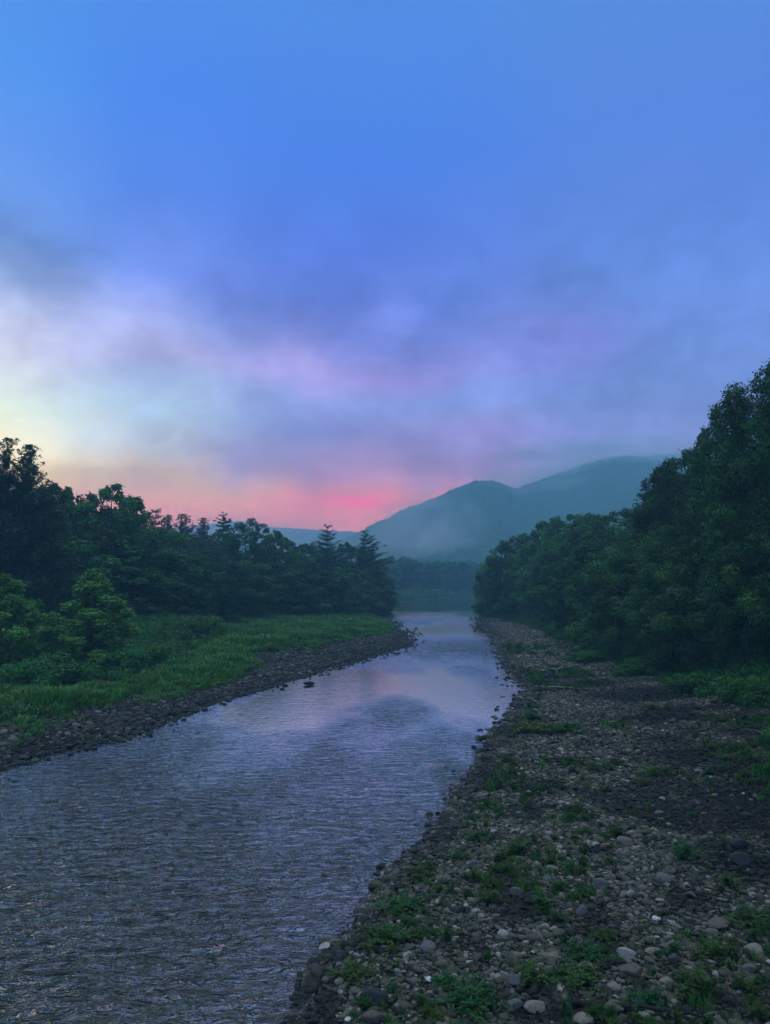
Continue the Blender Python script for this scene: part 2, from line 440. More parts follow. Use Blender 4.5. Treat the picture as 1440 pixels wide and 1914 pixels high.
# ------------------------------------------------------------------ tree prototypes
def crown_broad(seed, H=16., RR=4.6, base=.08, leaf=.28, nclump=120, nleaf=30000, shape='oak', mat_=None, sparse=0.):
    r = np.random.default_rng(seed)
    cl = []; cr = []
    phz = r.uniform(0, 6.28, 4)
    for i in range(nclump):
        h = base + (1 - base) * (i + r.random()) / nclump
        u = (h - base) / (1 - base)
        if shape == 'oak': pr = math.sin(math.pi * min(1, (u * .80 + .17))) ** .55
        elif shape == 'cone': pr = (1 - u) ** .75 * (1 - .35 * (1 - min(1, u * 5)))
        else: pr = (math.sin(math.pi * min(1, u * .85 + .12))) ** .8
        th = r.uniform(0, 6.283)
        lob = 1 + .16 * math.sin(2 * th + phz[0]) + .12 * math.sin(3 * th + phz[1] + 5 * u) + .08 * math.sin(9 * u + phz[2])
        q = r.uniform(.60, 1.0) if r.random() < .8 else r.uniform(.1, .6)
        rad = RR * pr * lob * q * r.uniform(.9, 1.12)
        c = np.array([math.cos(th) * rad, math.sin(th) * rad, h * H])
        s = r.uniform(.5, 1.15) * (.55 + .45 * pr) * RR / 4.6
        cl.append(c); cr.append(s)
    cl = np.array(cl); cr = np.array(cr)
    top = cl[:, 2] + cr * .75
    cl[:, 2] -= max(0, top.max() - H)
    w = cr ** 2; w /= w.sum()
    k = r.choice(len(cl), nleaf, p=w)
    d = unit(r.normal(size=(nleaf, 3)) + np.array([0, 0, .35]))
    out = unit(cl * np.array([1, 1, 0]) + 1e-3)
    d = unit(d + .35 * out[k])
    rad = r.uniform(.45, 1.0, nleaf) ** .6 * (1 + .25 * (r.random(nleaf) < .12))
    # break each clump up into sprays
    sp_ = 1 + .28 * np.sin(7 * d[:, 0] + k) * np.sin(6 * d[:, 1] + 2 * k) + .18 * np.sin(11 * d[:, 2] + k)
    C = cl[k] + d * (cr[k] * rad * sp_)[:, None] * np.array([1.0, 1.0, .9])
    C[:, 2] -= .10 * (np.hypot(C[:, 0] - cl[k][:, 0], C[:, 1] - cl[k][:, 1])) ** 2
    if sparse:
        keep = r.random(nleaf) > sparse * (vnoise(C[:, 0] * .9, C[:, 2] * .9, seed) + .5)
        C = C[keep]; d = d[keep]; k = k[keep]
    C[:, 2] = np.maximum(C[:, 2], .15)
    Nn = unit(d * .7 + r.normal(size=(len(C), 3)) * .6 + np.array([0, 0, .4]))
    L = leaf * r.uniform(.7, 1.35, len(C))
    V, Fc = leaves(C, Nn, L, L * .62, r)
    ct = r.random(len(cl))
    tone = np.clip(.65 * ct[k] ** 1.4 + .4 * r.random(len(C)), 0, 1)
    me = mesh_np('crown', V, Fc, [mat_ or M_LEAF], False, fattr={'tone': np.concatenate([tone, tone])})
    # wood
    T = Tubes(); n = 9; tz = np.linspace(0, H * .9, n)
    wob = np.cumsum(r.normal(size=(n, 2)) * .16, axis=0)
    wob -= wob[0]
    tp = np.column_stack([wob, tz]); R0 = .017 * H
    T.add(np.vstack([[wob[0][0], wob[0][1], -.8], tp]), np.concatenate([[R0 * 1.5], R0 * np.linspace(1.15, .15, n)]), 8)
    for i in range(0, len(cl)):
        if r.random() > .6: continue
        c = cl[i]; z0 = max(.12 * H, c[2] - np.hypot(c[0], c[1]) * r.uniform(.5, 1.))
        a = np.array([np.interp(z0, tz, tp[:, 0]), np.interp(z0, tz, tp[:, 1]), z0])
        mid = (a + c) / 2 + np.array([0, 0, -.12 * np.linalg.norm(c - a)])
        rr = R0 * .42 * (1 - z0 / H * .7)
        T.add([a, (a + mid) / 2 + r.normal(size=3) * .1, mid, c], [rr, rr * .75, rr * .5, rr * .12], 5)
    return me, T.mesh('trunk', M_BARK)

def crown_pine(seed, H=20., Lmax=4.4, base=.22, nlimb=84, nleaf=34000, asym=0., kind='white'):
    r = np.random.default_rng(seed)
    T = Tubes(); n = 10; tz = np.linspace(0, H * .985, n)
    wob = np.cumsum(r.normal(size=(n, 2)) * .07, axis=0); wob -= wob[0]
    tp = np.column_stack([wob, tz]); R0 = .016 * H
    T.add(np.vstack([[0, 0, -.8], tp]), np.concatenate([[R0 * 1.4], R0 * np.linspace(1, .08, n)]), 8)
    cen = []; siz = []; dirs = []
    for i in range(nlimb):
        u = (i + r.random() * .8) / nlimb
        if kind == 'white': z = H * (base + (1 - base) * (math.floor(u * 15) + r.random() * .35) / 15)
        else: z = H * (base + (1 - base) * u)
        uu = (z / H - base) / (1 - base)
        if kind == 'white': pr = (1 - uu) ** .65 * (.55 + .6 * min(1, uu * 3)) * r.uniform(.5, 1.15)
        elif kind == 'dense': pr = (1 - uu) ** .6 * (.7 + .5 * min(1, uu * 3)) * r.uniform(.45, 1.15)
        else: pr = (1 - uu) ** .85 * r.uniform(.8, 1.12)
        th = i * 2.399 + r.normal() * .5
        L = Lmax * pr * (1 + asym * math.cos(th)) + .35
        a = np.array([np.interp(z, tz, tp[:, 0]), np.interp(z, tz, tp[:, 1]), z])
        rise = (.05 + .55 * uu) * L if kind in ('white', 'dense') else (-.10 - .05 * (1 - uu)) * L
        d = np.array([math.cos(th), math.sin(th), 0])
        q = [a, a + d * L * .35 + [0, 0, rise * .15], a + d * L * .7 + [0, 0, rise * .5], a + d * L + [0, 0, rise * 1.0]]
        T.add(q, [R0 * .28 * (1.1 - uu), R0 * .2 * (1.1 - uu), R0 * .12 * (1.1 - uu), .02], 5)
        m = max(2, int(L * 2.0))
        for j in range(m):
            s = .12 + .90 * (j + r.random() * .6) / m
            if kind != 'white': s = .08 + .95 * (j + r.random()) / m
            b = a + d * L * s + np.array([0, 0, rise * s ** 2])
            side = np.array([-d[1], d[0], 0]) * r.normal() * .22 * L * s
            cen.append(b + side); siz.append(r.uniform(.5, .95) * (1.15 if kind == 'white' else 1) * (1 - .62 * uu ** 2) * (.7 + .3 * (1 - uu)) * (Lmax / 4.4)); dirs.append(d)
    cen = np.array(cen); siz = np.array(siz); dirs = np.array(dirs)
    k = r.choice(len(cen), nleaf, p=siz ** 2 / (siz ** 2).sum())
    g = r.normal(size=(nleaf, 3)) * .5
    fl = {'white': .42, 'dense': .85}.get(kind, .34)
    C = cen[k] + g * siz[k][:, None] * np.array([1.25, 1.25, fl])
    if kind == 'hem': C[:, 2] -= .22 * np.hypot(g[:, 0], g[:, 1])
    C[:, 2] -= np.clip(C[:, 2] - H, 0, 9) * 1.5
    Nn = unit(r.normal(size=(nleaf, 3)) * .6 + [0, 0, 1.1])
    L = r.uniform(.28, .46, nleaf)
    ax = unit(dirs[k] + .6 * r.normal(size=(nleaf, 3)))
    V, Fc = leaves(C, Nn, L, L * .33, r, np.cross(Nn, ax))
    tone = np.clip(.5 * r.random(len(cen))[k] + .5 * r.random(nleaf), 0, 1)
    return mesh_np('crown', V, Fc, [M_NEEDLE], False, fattr={'tone': np.concatenate([tone, tone])}), T.mesh('trunk', M_BARK)

PROTO = {}
for i, (H, RR, shp, base) in enumerate([(16, 4.6, 'oak', .07), (16, 4.0, 'egg', .06), (16, 5.2, 'oak', .10), (16, 3.6, 'cone', .05), (16, 4.8, 'egg', .12)]):
    PROTO['b%d' % i] = (crown_broad(100 + i, H, RR, base, shape=shp), 16., RR)
for i, (RR, shp) in enumerate([(4.8, 'oak'), (4.4, 'egg'), (5.2, 'oak')]):
    PROTO['n%d' % i] = (crown_broad(200 + i, 16., RR, .05, leaf=.17, nclump=150, nleaf=70000, shape=shp), 16., RR)
PROTO['w0'] = (crown_broad(320, 16., 4.6, .05, mat_=M_LEAFG), 16., 4.6)
PROTO['w1'] = (crown_broad(321, 16., 4.3, .05, shape='egg', mat_=M_LEAFG), 16., 4.3)
PROTO['light'] = (crown_broad(300, 16., 4.2, .3, leaf=.26, nclump=80, nleaf=15000, shape='egg', sparse=.9), 16., 4.2)
PROTO['sap'] = (crown_broad(310, 8., 2.5, .03, leaf=.20, nclump=110, nleaf=26000, shape='cone', mat_=M_LEAFL, sparse=.1), 8., 2.3)
PROTO['sap2'] = (crown_broad(311, 8., 2.6, .03, leaf=.20, nclump=90, nleaf=26000, shape='egg', mat_=M_LEAFL, sparse=.2), 8., 2.4)
PROTO['p0'] = (crown_pine(400), 20., 4.4)
PROTO['p1'] = (crown_pine(401, asym=.55, base=.30), 20., 4.4)
PROTO['p2'] = (crown_pine(402, Lmax=5., nlimb=96, nleaf=40000, base=.15), 20., 5.)
PROTO['p3'] = (crown_pine(405, Lmax=4.2, nlimb=150, nleaf=72000, base=.1, kind='dense'), 20., 4.2)
PROTO['p4'] = (crown_pine(406, Lmax=4.4, nlimb=140, nleaf=70000, base=.12, asym=.25, kind='dense'), 20., 4.4)
PROTO['tuft'] = (crown_pine(403, Lmax=1.9, base=.80, nlimb=26, nleaf=3500), 20., 1.9)
PROTO['h0'] = (crown_pine(404, Lmax=3.6, base=.06, nlimb=150, nleaf=36000, kind='hem'), 20., 3.6)

def plant_tree(kind, name, x, y, z0, top, rad, label, group, rz=None, cat='tree'):
    (cm, tm), H, RR = PROTO[kind]
    t = bpy.data.objects.new(name, None); COL.objects.link(t)
    t.location = (x, y, z0); t.rotation_euler = (0, 0, random.uniform(0, 6.28) if rz is None else rz)
    s = (top - z0) / H; q = rad / RR
    t.scale = (q, q, s); t.empty_display_size = .5
    tag(t, label, cat, group)
    for nm, me in (('trunk', tm), ('crown', cm)):
        link(bpy.data.objects.new(nm, me), t)
    return t

ORD = ('first second third fourth fifth sixth seventh eighth ninth tenth eleventh twelfth thirteenth fourteenth fifteenth sixteenth seventeenth '
       'eighteenth nineteenth twentieth').split()
TENS = {2: 'twenty', 3: 'thirty', 4: 'forty', 5: 'fifty', 6: 'sixty'}
def nth(i):
    i += 1
    if i <= 20: return ORD[i - 1]
    a, b = divmod(i, 10)
    return TENS[a] + ('-' + ORD[b - 1] if b else 'th').replace('tyth', 'tieth') if b else {30: 'thirtieth', 40: 'fortieth', 50: 'fiftieth', 60: 'sixtieth'}[i]

# skyline trees of the left bank: pixel x, pixel y of the top, distance, kind, radius, description
LS = [(-75,800,70,'p3',4.6,'tall dark pine'), (-30,815,74,'p4',4.2,'tall dark pine'), (12,820,72,'p3',3.4,'tall pine touching the edge of the picture'), (54,833,74,'p4',4.0,'big ragged pine with a bough reaching right'),
      (97,906,84,'b1',3.5,'round broadleaf tree below the ragged pine'), (130,912,92,'b3',3.4,'pointed broadleaf tree'), (163,924,94,'b0',3.6,'low round broadleaf tree'),
      (207,906,92,'w0',5.0,'broad domed tree standing highest after the pines'), (243,934,98,'b0',4.4,'round tree on the shoulder of the domed tree'),
      (287,948,128,'p2',4.2,'hazy open pine'), (315,963,150,'p4',3.6,'small hazy pine'), (340,961,150,'p4',4.0,'hazy pine with flat shelves'), (382,968,160,'p4',3.8,'small pointed hazy pine'),
      (417,957,160,'tuft',1.9,'bare stemmed tree with one tuft at its top'), (405,992,126,'light',4.6,'airy pale leafed tree'), (443,976,124,'light',4.8,'airy tree with twiggy crown'), (475,968,128,'light',4.4,'airy tree with a pointed tip'),
      (505,988,134,'w0',4.4,'soft round tree'), (536,1010,142,'w1',4.8,'soft green round tree'), (566,1016,158,'b1',4.4,'low hazy round tree'), (590,1014,176,'b2',4.4,'low tree left of the shelved pine'),
      (613,979,162,'p0',4.2,'white pine with a rounded head and shelved boughs'), (643,1014,174,'b1',4.4,'low tree between the two shelved pines'),
      (680,989,166,'p1',3.9,'white pine with boughs reaching right'), (664,1022,168,'b0',4.6,'round tree under the two shelved pines'), (696,1040,172,'b2',4.8,'round dark tree at the river bend'), (716,1078,180,'b1',3.6,'last low tree at the river bend')]
for i, (px, py, Y, k, rad, d) in enumerate(LS):
    x, z = at_dist(px, py, Y)
    z0 = float(terrain(x, Y)) - .1
    nm = 'pine_tree' if k[0] == 'p' or k == 'tuft' else 'broadleaf_tree'
    rz = 0.15 if k == 'p1' else None
    plant_tree(k, nm, x, Y, z0, z, rad, '%s, %s from left on the left skyline' % (d, nth(i)), 'trees along the left bank skyline', rz)
# front row of the left wood
k = 0
for px, py, Yo in [(-70,960,3),(-10,985,3),(50,1000,4),(105,975,5),(150,1010,3),(200,985,6),(240,1020,4),(285,985,8),(310,1030,4),(350,1035,5),(388,1040,4),(420,1052,7),(455,1048,4),(490,1055,5),(520,1052,4),
                   (552,1062,4),(580,1050,5),(606,1068,4),(632,1060,4),(655,1072,3),(676,1064,4),(690,1085,3)]:
    bx, by = gp(px, 0 * py + float(np.interp(px, [-80, 0, 120, 250, 340, 395, 450, 560, 650, 700], [1232, 1230, 1225, 1214, 1205, 1190, 1182, 1172, 1158, 1150])))
    Y = by + Yo; x, z = at_dist(px, py, Y)
    z0 = float(terrain(x, Y)) - .1
    plant_tree('b%d' % (k % 5), 'broadleaf_tree', x, Y, z0, z, random.uniform(3.6, 4.8) * (1 + Y / 500), 'dark leafy tree at the front of the left wood, %s from the left edge' % nth(k), 'front trees of the left wood')
    k += 1
# deeper trees of the left wood
k = 0
for i in range(26):
    px = -90 + i * 30; Y = float(np.interp(px, [-90, 250, 560, 700], [88, 112, 165, 195])) + random.uniform(0, 14)
    sky = float(np.interp(px, [q[0] for q in sorted(LS)], [q[1] for q in sorted(LS)]))
    x, z = at_dist(px, max(sky, 905) + random.uniform(26, 60), Y)
    z0 = float(terrain(x, Y)) - .1
    plant_tree('b%d' % (i % 5), 'broadleaf_tree', x, Y, z0, z, random.uniform(4, 5), 'shaded tree deep in the left wood, %s from the left edge' % nth(k), 'inner trees of the left wood')
    k += 1
# wood beyond the pool
k = 0
for i in range(26):
    px = 700 + i * 8.2 + random.uniform(-2, 2); row = i % 2
    Y = float(np.interp(px, [700, 780, 850, 910], [300, 352, 385, 462])) + row * 22 + random.uniform(0, 8)
    top = float(np.interp(px, [700, 740, 800, 850, 905], [1048, 1047, 1050, 1054, 1066])) + random.uniform(-6, 7) - row * 3
    x, z = at_dist(px, top, Y); x = min(x, float(xl(Y)) - 3) if Y < 440 else x
    z0 = float(terrain(x, Y)) - .1
    plant_tree('b%d' % (i % 5) if i % 6 else 'p2', 'broadleaf_tree' if i % 6 else 'pine_tree', x, Y, z0, z, random.uniform(4.5, 6), 'blue hazy tree beyond the calm pool, %s from the left end' % nth(k), 'hazy trees beyond the pool')
    k += 1
for i in range(12):
    x = 12 + i * 6.2 + random.uniform(-2, 2); Y = 478 + random.uniform(0, 9)
    plant_tree('b%d' % (i % 5), 'broadleaf_tree', x, Y, .8, 12 + random.uniform(-2, 2.5), random.uniform(4, 5.2), 'tree on the far shore behind the pale water line, %s from the left' % nth(i), 'trees on the far shore')
for i in range(16):
    px = 690 + i * 15; Y = 490 + random.uniform(0, 50)
    x, z = at_dist(px, 1050 + random.uniform(-4, 8), Y)
    plant_tree('b%d' % ((i * 2) % 5), 'broadleaf_tree', x, Y, 1.0, z, random.uniform(6, 8), 'faint hazy tree at the foot of the mountain, %s from the left' % nth(i), 'faint trees at the mountain foot')
# right bank skyline
RS = [(918,1040,160,'w1',3.6,'low rounded tree at the river bend'), (936,1018,154,'w0',4.2,'round tree'), (962,1003,146,'b2',4.6,'round tree'), (990,994,138,'w0',4.4,'leafy tree'), (1022,975,128,'w1',4.8,'tall round tree'),
      (1055,962,120,'w0',4.8,'domed tree'), (1088,960,114,'b4',4.4,'leafy tree with ragged top'), (1120,962,106,'w1',4.4,'leafy tree with ragged top'), (1152,956,100,'light',4.4,'airy tree showing sky through its top'), (1183,950,94,'b0',4.4,'round tree beside the conifer'),
      (1212,893,78,'h0',3.6,'dark conifer with drooping tips'), (1246,872,72,'n1',4.2,'tall broadleaf tree'), (1288,846,68,'n0',4.4,'tall broadleaf tree'), (1332,786,60,'n1',2.8,'tall tree with one sprig against the sky'),
      (1366,800,58,'n0',4.2,'dense tall tree'), (1405,742,54,'n1',3.8,'very tall tree'), (1440,700,51,'n2',4.6,'tallest tree at the edge of the picture'), (1510,650,49,'n0',5,'very tall tree'), (1580,640,46,'n2',5,'very tall tree')]
for i, (px, py, Y, k, rad, d) in enumerate(RS):
    x, z = at_dist(px, py, Y); z0 = float(terrain(x, Y)) - .1
    plant_tree(k, 'conifer_tree' if k == 'h0' else 'broadleaf_tree', x, Y, z0, z, rad, '%s, %s from the river on the right skyline' % (d, nth(i)), 'trees along the right bank skyline')
k = 0
for px, py, Yo in [(915,1068,1),(940,1062,2),(968,1050,2),(1000,1040,3),(1035,1030,3),(1070,1035,3),(1100,1020,4),(1135,1025,3),(1170,1020,4),(1205,1010,3),(1240,985,4),(1275,1000,4),(1310,965,4),(1350,985,4),(1390,940,4),(1430,960,4),(1475,900,4),(1530,880,4)]:
    by = gp(px, float(np.interp(px, [905, 1000, 1050, 1110, 1162, 1237, 1275, 1350, 1440, 1600], [1150, 1172, 1190, 1222, 1245, 1262, 1280, 1313, 1329, 1345])))[1]
    Y = by + Yo; x, z = at_dist(px, py, Y); z0 = float(terrain(x, Y)) - .1
    plant_tree(('w%d' % (k % 2) if k in (0, 2, 3, 5, 8) else 'b%d' % (k % 5)) if px < 1200 else 'n%d' % (k % 3), 'broadleaf_tree', x, Y, z0, z, random.uniform(3.2, 4.2), 'dark green tree at the front of the right wood, %s from the river bend' % nth(k), 'front trees of the right wood')
    k += 1
k = 0
for i in range(22):
    t = i / 21; Y = 170 - 118 * t + random.uniform(-3, 3)
    x = float(xbr(Y)) + 15 + random.uniform(0, 5)
    sx = CX + x / Y * F; sky = float(np.interp(sx, [q[0] for q in RS], [q[1] for q in RS]))
    _, z = at_dist(sx, sky + 45, Y)
    plant_tree('b%d' % (i % 5), 'broadleaf_tree', x, Y, float(terrain(x, Y)) - .1, min(max(z, 9), 21), random.uniform(4, 5), 'shaded tree deep in the right wood, %s from the river bend' % nth(k), 'inner trees of the right wood')
    k += 1
for i, (x, Y, h) in enumerate([(25, 36, 19), (24, 28, 18), (22.5, 20, 17), (23, 12, 17), (28, 4, 18)]):
    plant_tree('n%d' % (i % 3), 'broadleaf_tree', x, Y, float(terrain(x, Y)) - .1, h, 4.6, 'tall tree overhanging the near end of the gravel bar, %s towards the viewer' % nth(i), 'trees over the near gravel bar')

# two bright saplings and bank shrubs
for k_, px, top, Y, rad, lab in [('sap', 178, 1064, 57, 3.3, 'bright green young tree with a pointed crown standing alone on the left bank'),
                                 ('sap2', 2, 1074, 51, 2.7, 'bright green young tree cut by the left edge of the picture')]:
    x, z = at_dist(px, top, Y)
    plant_tree(k_, 'young_tree', x, Y, float(terrain(x, Y)) - .1, z, rad, lab, None)

def crown_shrub(seed, n=6000, leaf=.11, mat_=None):
    r = np.random.default_rng(seed)
    nc_ = 26
    cl = np.column_stack([r.normal(size=nc_) * .42, r.normal(size=nc_) * .42, r.uniform(.15, .8, nc_)])
    cl[:, 2] *= np.exp(-(cl[:, 0] ** 2 + cl[:, 1] ** 2) * .6)
    cr = r.uniform(.2, .38, nc_)
    k = r.integers(0, nc_, n); d = unit(r.normal(size=(n, 3)) + [0, 0, .4])
    C = cl[k] + d * (cr[k] * r.uniform(.4, 1.1, n))[:, None]; C[:, 2] = np.maximum(C[:, 2], .02)
    V, Fc = leaves(C, unit(d + r.normal(size=(n, 3)) * .6 + [0, 0, .6]), leaf * r.uniform(.7, 1.3, n), leaf * .5, r)
    tone = .5 * r.random(nc_)[k] + .5 * r.random(n)
    T = Tubes()
    for i in range(0, nc_, 2): T.add([[0, 0, -.1], cl[i] * .5 + r.normal(size=3) * .03, cl[i]], [.03, .02, .006], 4)
    return mesh_np('foliage', V, Fc, [mat_ or M_BRUSH], fattr={'tone': np.concatenate([tone, tone])}), T.mesh('stem', M_BARK)
SHR = [crown_shrub(500 + i) for i in range(4)]
SHRUBS = [(370,1212,5.2,3.2,'dark rounded shrub at the left end of the bright meadow'), (606,1204,2.2,1.1,'small dark shrub near the tip of the meadow'), (553,1209,2.4,1.2,'low shrub on the meadow, left of the small dark one'),
          (500,1222,2.4,.9,'low spreading shrub in the middle of the meadow'), (300,1250,4.0,1.9,'shrub in front of the wood between young tree and meadow'), (235,1262,4.2,1.7,'leafy bush at the foot of the bright young tree'),
          (110,1285,4.4,1.7,'leafy bush left of the bright young tree'), (45,1295,3.8,1.9,'bush below the young tree cut by the picture edge'), (625,1193,2.2,.9,'tiny shrub furthest along the meadow edge'),
          (1100,1236,3.4,1.0,'low green bush where the gravel bar meets the right wood'), (1190,1262,3.0,1.1,'rounded bush at the rear edge of the gravel bar'), (1300,1300,3.4,1.4,'leafy bush spilling onto the right side of the gravel bar'), (1400,1326,3.4,1.5,'leafy bush at the right picture edge above the gravel')]
for i, (px, py, w, h, lab) in enumerate(SHRUBS):
    x, y = gp(px, py, .5); e = bpy.data.objects.new('shrub', None); COL.objects.link(e)
    e.location = (x, y, float(terrain(x, y)) - .05); e.scale = (w / 2, w / 2, h); e.rotation_euler = (0, 0, i * 1.3)
    tag(e, lab, 'shrub', 'shrubs on the river banks')
    for nm, me in zip(('foliage', 'stem'), SHR[i % 4]): link(bpy.data.objects.new(nm, me), e)

# ------------------------------------------------------------------ scatter by geometry nodes (uncountable ground cover only)
def scatter(name, P, rot, scl, idx, protos, kind_label=None, dark=None):
    me = mesh_np(name, P, [np.zeros((0, 3), int)], ()) if False else bpy.data.meshes.new(name)
    me.vertices.add(len(P)); me.vertices.foreach_set('co', np.ascontiguousarray(P, np.float32).ravel())
    for n, a in (('rot', rot), ('scl', scl)):
        at = me.attributes.new(n, 'FLOAT_VECTOR', 'POINT'); at.data.foreach_set('vector', np.ascontiguousarray(a, np.float32).ravel())
    at = me.attributes.new('idx', 'INT', 'POINT'); at.data.foreach_set('value', np.ascontiguousarray(idx, np.int32))
    at = me.attributes.new('dark', 'FLOAT', 'POINT'); at.data.foreach_set('value', np.ascontiguousarray(dark if dark is not None else np.zeros(len(P)), np.float32))
    me.update()
    c = bpy.data.collections.new(name + '_kinds')
    for i, (pm) in enumerate(protos):
        c.objects.link(bpy.data.objects.new('%s_kind_%02d' % (name, i), pm))
    o = obj(name, me)
    ng = bpy.data.node_groups.new(name + '_scatter', 'GeometryNodeTree')
    ng.interface.new_socket('Geometry', in_out='INPUT', socket_type='NodeSocketGeometry')
    ng.interface.new_socket('Geometry', in_out='OUTPUT', socket_type='NodeSocketGeometry')
    N = ng.nodes; L = ng.links
    gi, go = N.new('NodeGroupInput'), N.new('NodeGroupOutput')
    ip = N.new('GeometryNodeInstanceOnPoints'); ci = N.new('GeometryNodeCollectionInfo')
    ci.inputs['Collection'].default_value = c; ci.inputs['Separate Children'].default_value = True; ci.inputs['Reset Children'].default_value = True
    ip.inputs['Pick Instance'].default_value = True
    def na(n, t):
        q = N.new('GeometryNodeInputNamedAttribute'); q.data_type = t; q.inputs[0].default_value = n; return q.outputs[0]
    L.new(gi.outputs[0], ip.inputs['Points']); L.new(ci.outputs[0], ip.inputs['Instance'])
    L.new(na('idx', 'INT'), ip.inputs['Instance Index']); L.new(na('rot', 'FLOAT_VECTOR'), ip.inputs['Rotation']); L.new(na('scl', 'FLOAT_VECTOR'), ip.inputs['Scale'])
    L.new(ip.outputs[0], go.inputs[0])
    md = o.modifiers.new('scatter', 'NODES'); md.node_group = ng
    return tag(o, kind='stuff', label=kind_label)

import bmesh
def stone_mesh(seed, sub=2, m=None, angular=.5):
    bm = bmesh.new(); bmesh.ops.create_icosphere(bm, subdivisions=sub, radius=.5)
    r = np.random.default_rng(seed)
    P = np.array([v.co for v in bm.verts])
    for k in range(int(7 + 7 * angular)):       # cut facets
        nn = unit(r.normal(size=3)); d = r.uniform(.26, .43)
        s = P @ nn; over = np.clip(s - d, 0, None); P = P - nn * (over * .8)[:, None]
    ph = r.uniform(0, 6, 6)
    P *= (1 + .06 * np.sin(5 * P[:, [0]] + ph[0]) + .06 * np.sin(6 * P[:, [1]] + ph[1]) + .05 * np.sin(7 * P[:, [2]] + ph[2]))
    P *= np.array([1.0, r.uniform(.68, .92), r.uniform(.45, .7)])
    for v, p in zip(bm.verts, P): v.co = p
    me = bpy.data.meshes.new('stone'); bm.to_mesh(me); bm.free()
    me.polygons.foreach_set('use_smooth', np.ones(len(me.polygons), bool))
    me.materials.append(m or M_STONE)
    return me
STONES = [stone_mesh(600 + i, 3 if i < 7 else 2, angular=i % 3 / 2) for i in range(14)]

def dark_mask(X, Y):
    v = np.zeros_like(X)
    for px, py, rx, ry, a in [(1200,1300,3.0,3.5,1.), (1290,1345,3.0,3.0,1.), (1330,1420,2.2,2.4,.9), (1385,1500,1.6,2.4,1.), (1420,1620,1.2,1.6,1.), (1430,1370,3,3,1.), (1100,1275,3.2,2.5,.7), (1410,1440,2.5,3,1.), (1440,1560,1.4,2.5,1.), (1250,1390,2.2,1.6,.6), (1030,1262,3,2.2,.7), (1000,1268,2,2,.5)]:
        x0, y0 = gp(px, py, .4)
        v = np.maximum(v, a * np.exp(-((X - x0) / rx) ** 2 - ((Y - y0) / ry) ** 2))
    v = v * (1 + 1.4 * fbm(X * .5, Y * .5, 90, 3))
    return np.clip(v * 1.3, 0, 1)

def sample_bar(n, y0, y1, side, power=1.):
    Y = y0 + (y1 - y0) * rng.random(n) ** power
    if side == 'R': a, b = xr(Y) - .5, xbr(Y) + 1.5
    else: a, b = xgl(Y) - .9, xl(Y) + .5
    # width-proportional acceptance
    w = (b - a); keep = rng.random(n) < w / w.max()
    Y = Y[keep]; X = a[keep] + w[keep] * rng.random(keep.sum())
    return X, Y

PX, PY, PS = [], [], []
for side, n, y0, y1, lo, hi, p in [('R', 80000, 9, 24, .03, .15, 1), ('R', 9000, 9, 26, .13, .27, 1), ('R', 60000, 22, 48, .055, .19, 1), ('R', 9000, 24, 55, .16, .32, 1), ('R', 46000, 45, 160, .14, .34, 1.15), ('R', 9000, 60, 160, .22, .42, 1.2),
                             ('L', 16000, 24, 62, .10, .30, 1), ('L', 3500, 24, 70, .25, .5, 1), ('L', 18000, 58, 182, .16, .40, 1), ('L', 3000, 70, 182, .3, .55, 1)]:
    X, Y = sample_bar(n, y0, y1, side, p)
    s = lo + (hi - lo) * rng.random(len(X)) ** 2.2
    PX.append(X); PY.append(Y); PS.append(s)
# emergent stones along both waterlines and in the riffles
for f_, sg in ((xl, 1), (xr, -1)):
    n = 1500; Y = 12 + 165 * rng.random(n); o_ = np.abs(rng.normal(size=n)) * (.55 if sg > 0 else .4) * (1 + Y / 80)
    PX.append(f_(Y) + sg * o_ * .8); PY.append(Y); PS.append(.06 + .22 * rng.random(n) ** 2 * (1 + Y / 80))
PX, PY, PS = map(np.concatenate, (PX, PY, PS))
# inside view only (plus a margin)
keep = (np.abs(PX) < .60 * PY + 3)
PX, PY, PS = PX[keep], PY[keep], PS[keep]
clump = fbm(PX * .9, PY * .9, 95, 2); PS = PS * (1 + .35 * clump)
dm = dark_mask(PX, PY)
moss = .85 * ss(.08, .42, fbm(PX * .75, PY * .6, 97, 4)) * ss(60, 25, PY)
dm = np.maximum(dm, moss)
keep = rng.random(len(PX)) > dm * .35
PX, PY, PS, dm = PX[keep], PY[keep], PS[keep], dm[keep]
PZ = terrain(PX, PY)
dw = np.minimum(np.abs(PX - xl(PY)), np.abs(PX - xr(PY)))
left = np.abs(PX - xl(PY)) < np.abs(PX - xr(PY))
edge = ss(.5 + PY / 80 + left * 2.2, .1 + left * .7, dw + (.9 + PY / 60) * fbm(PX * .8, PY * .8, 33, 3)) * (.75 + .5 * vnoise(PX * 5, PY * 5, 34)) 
n = len(PX)
rot = np.column_stack([rng.normal(size=n) * .18, rng.normal(size=n) * .18, rng.uniform(0, 6.28, n)])
scl = PS[:, None] * np.column_stack([rng.uniform(.9, 1.3, n), rng.uniform(.8, 1.15, n), rng.uniform(.75, 1.2, n)])
P = np.column_stack([PX, PY, np.where(PZ < 0, -.02, PZ) + PS * .10])
idx = rng.integers(0, 14, n)
idx = np.where(PY > 45, 7 + idx % 7, idx)
scatter('gravel', P, rot, scl, idx, STONES, 'grey and tan river cobbles covering both gravel banks', np.clip(np.maximum(np.maximum(dm, edge * .95), left * (.52 + .35 * vnoise(PX, PY, 36))), 0, 1))

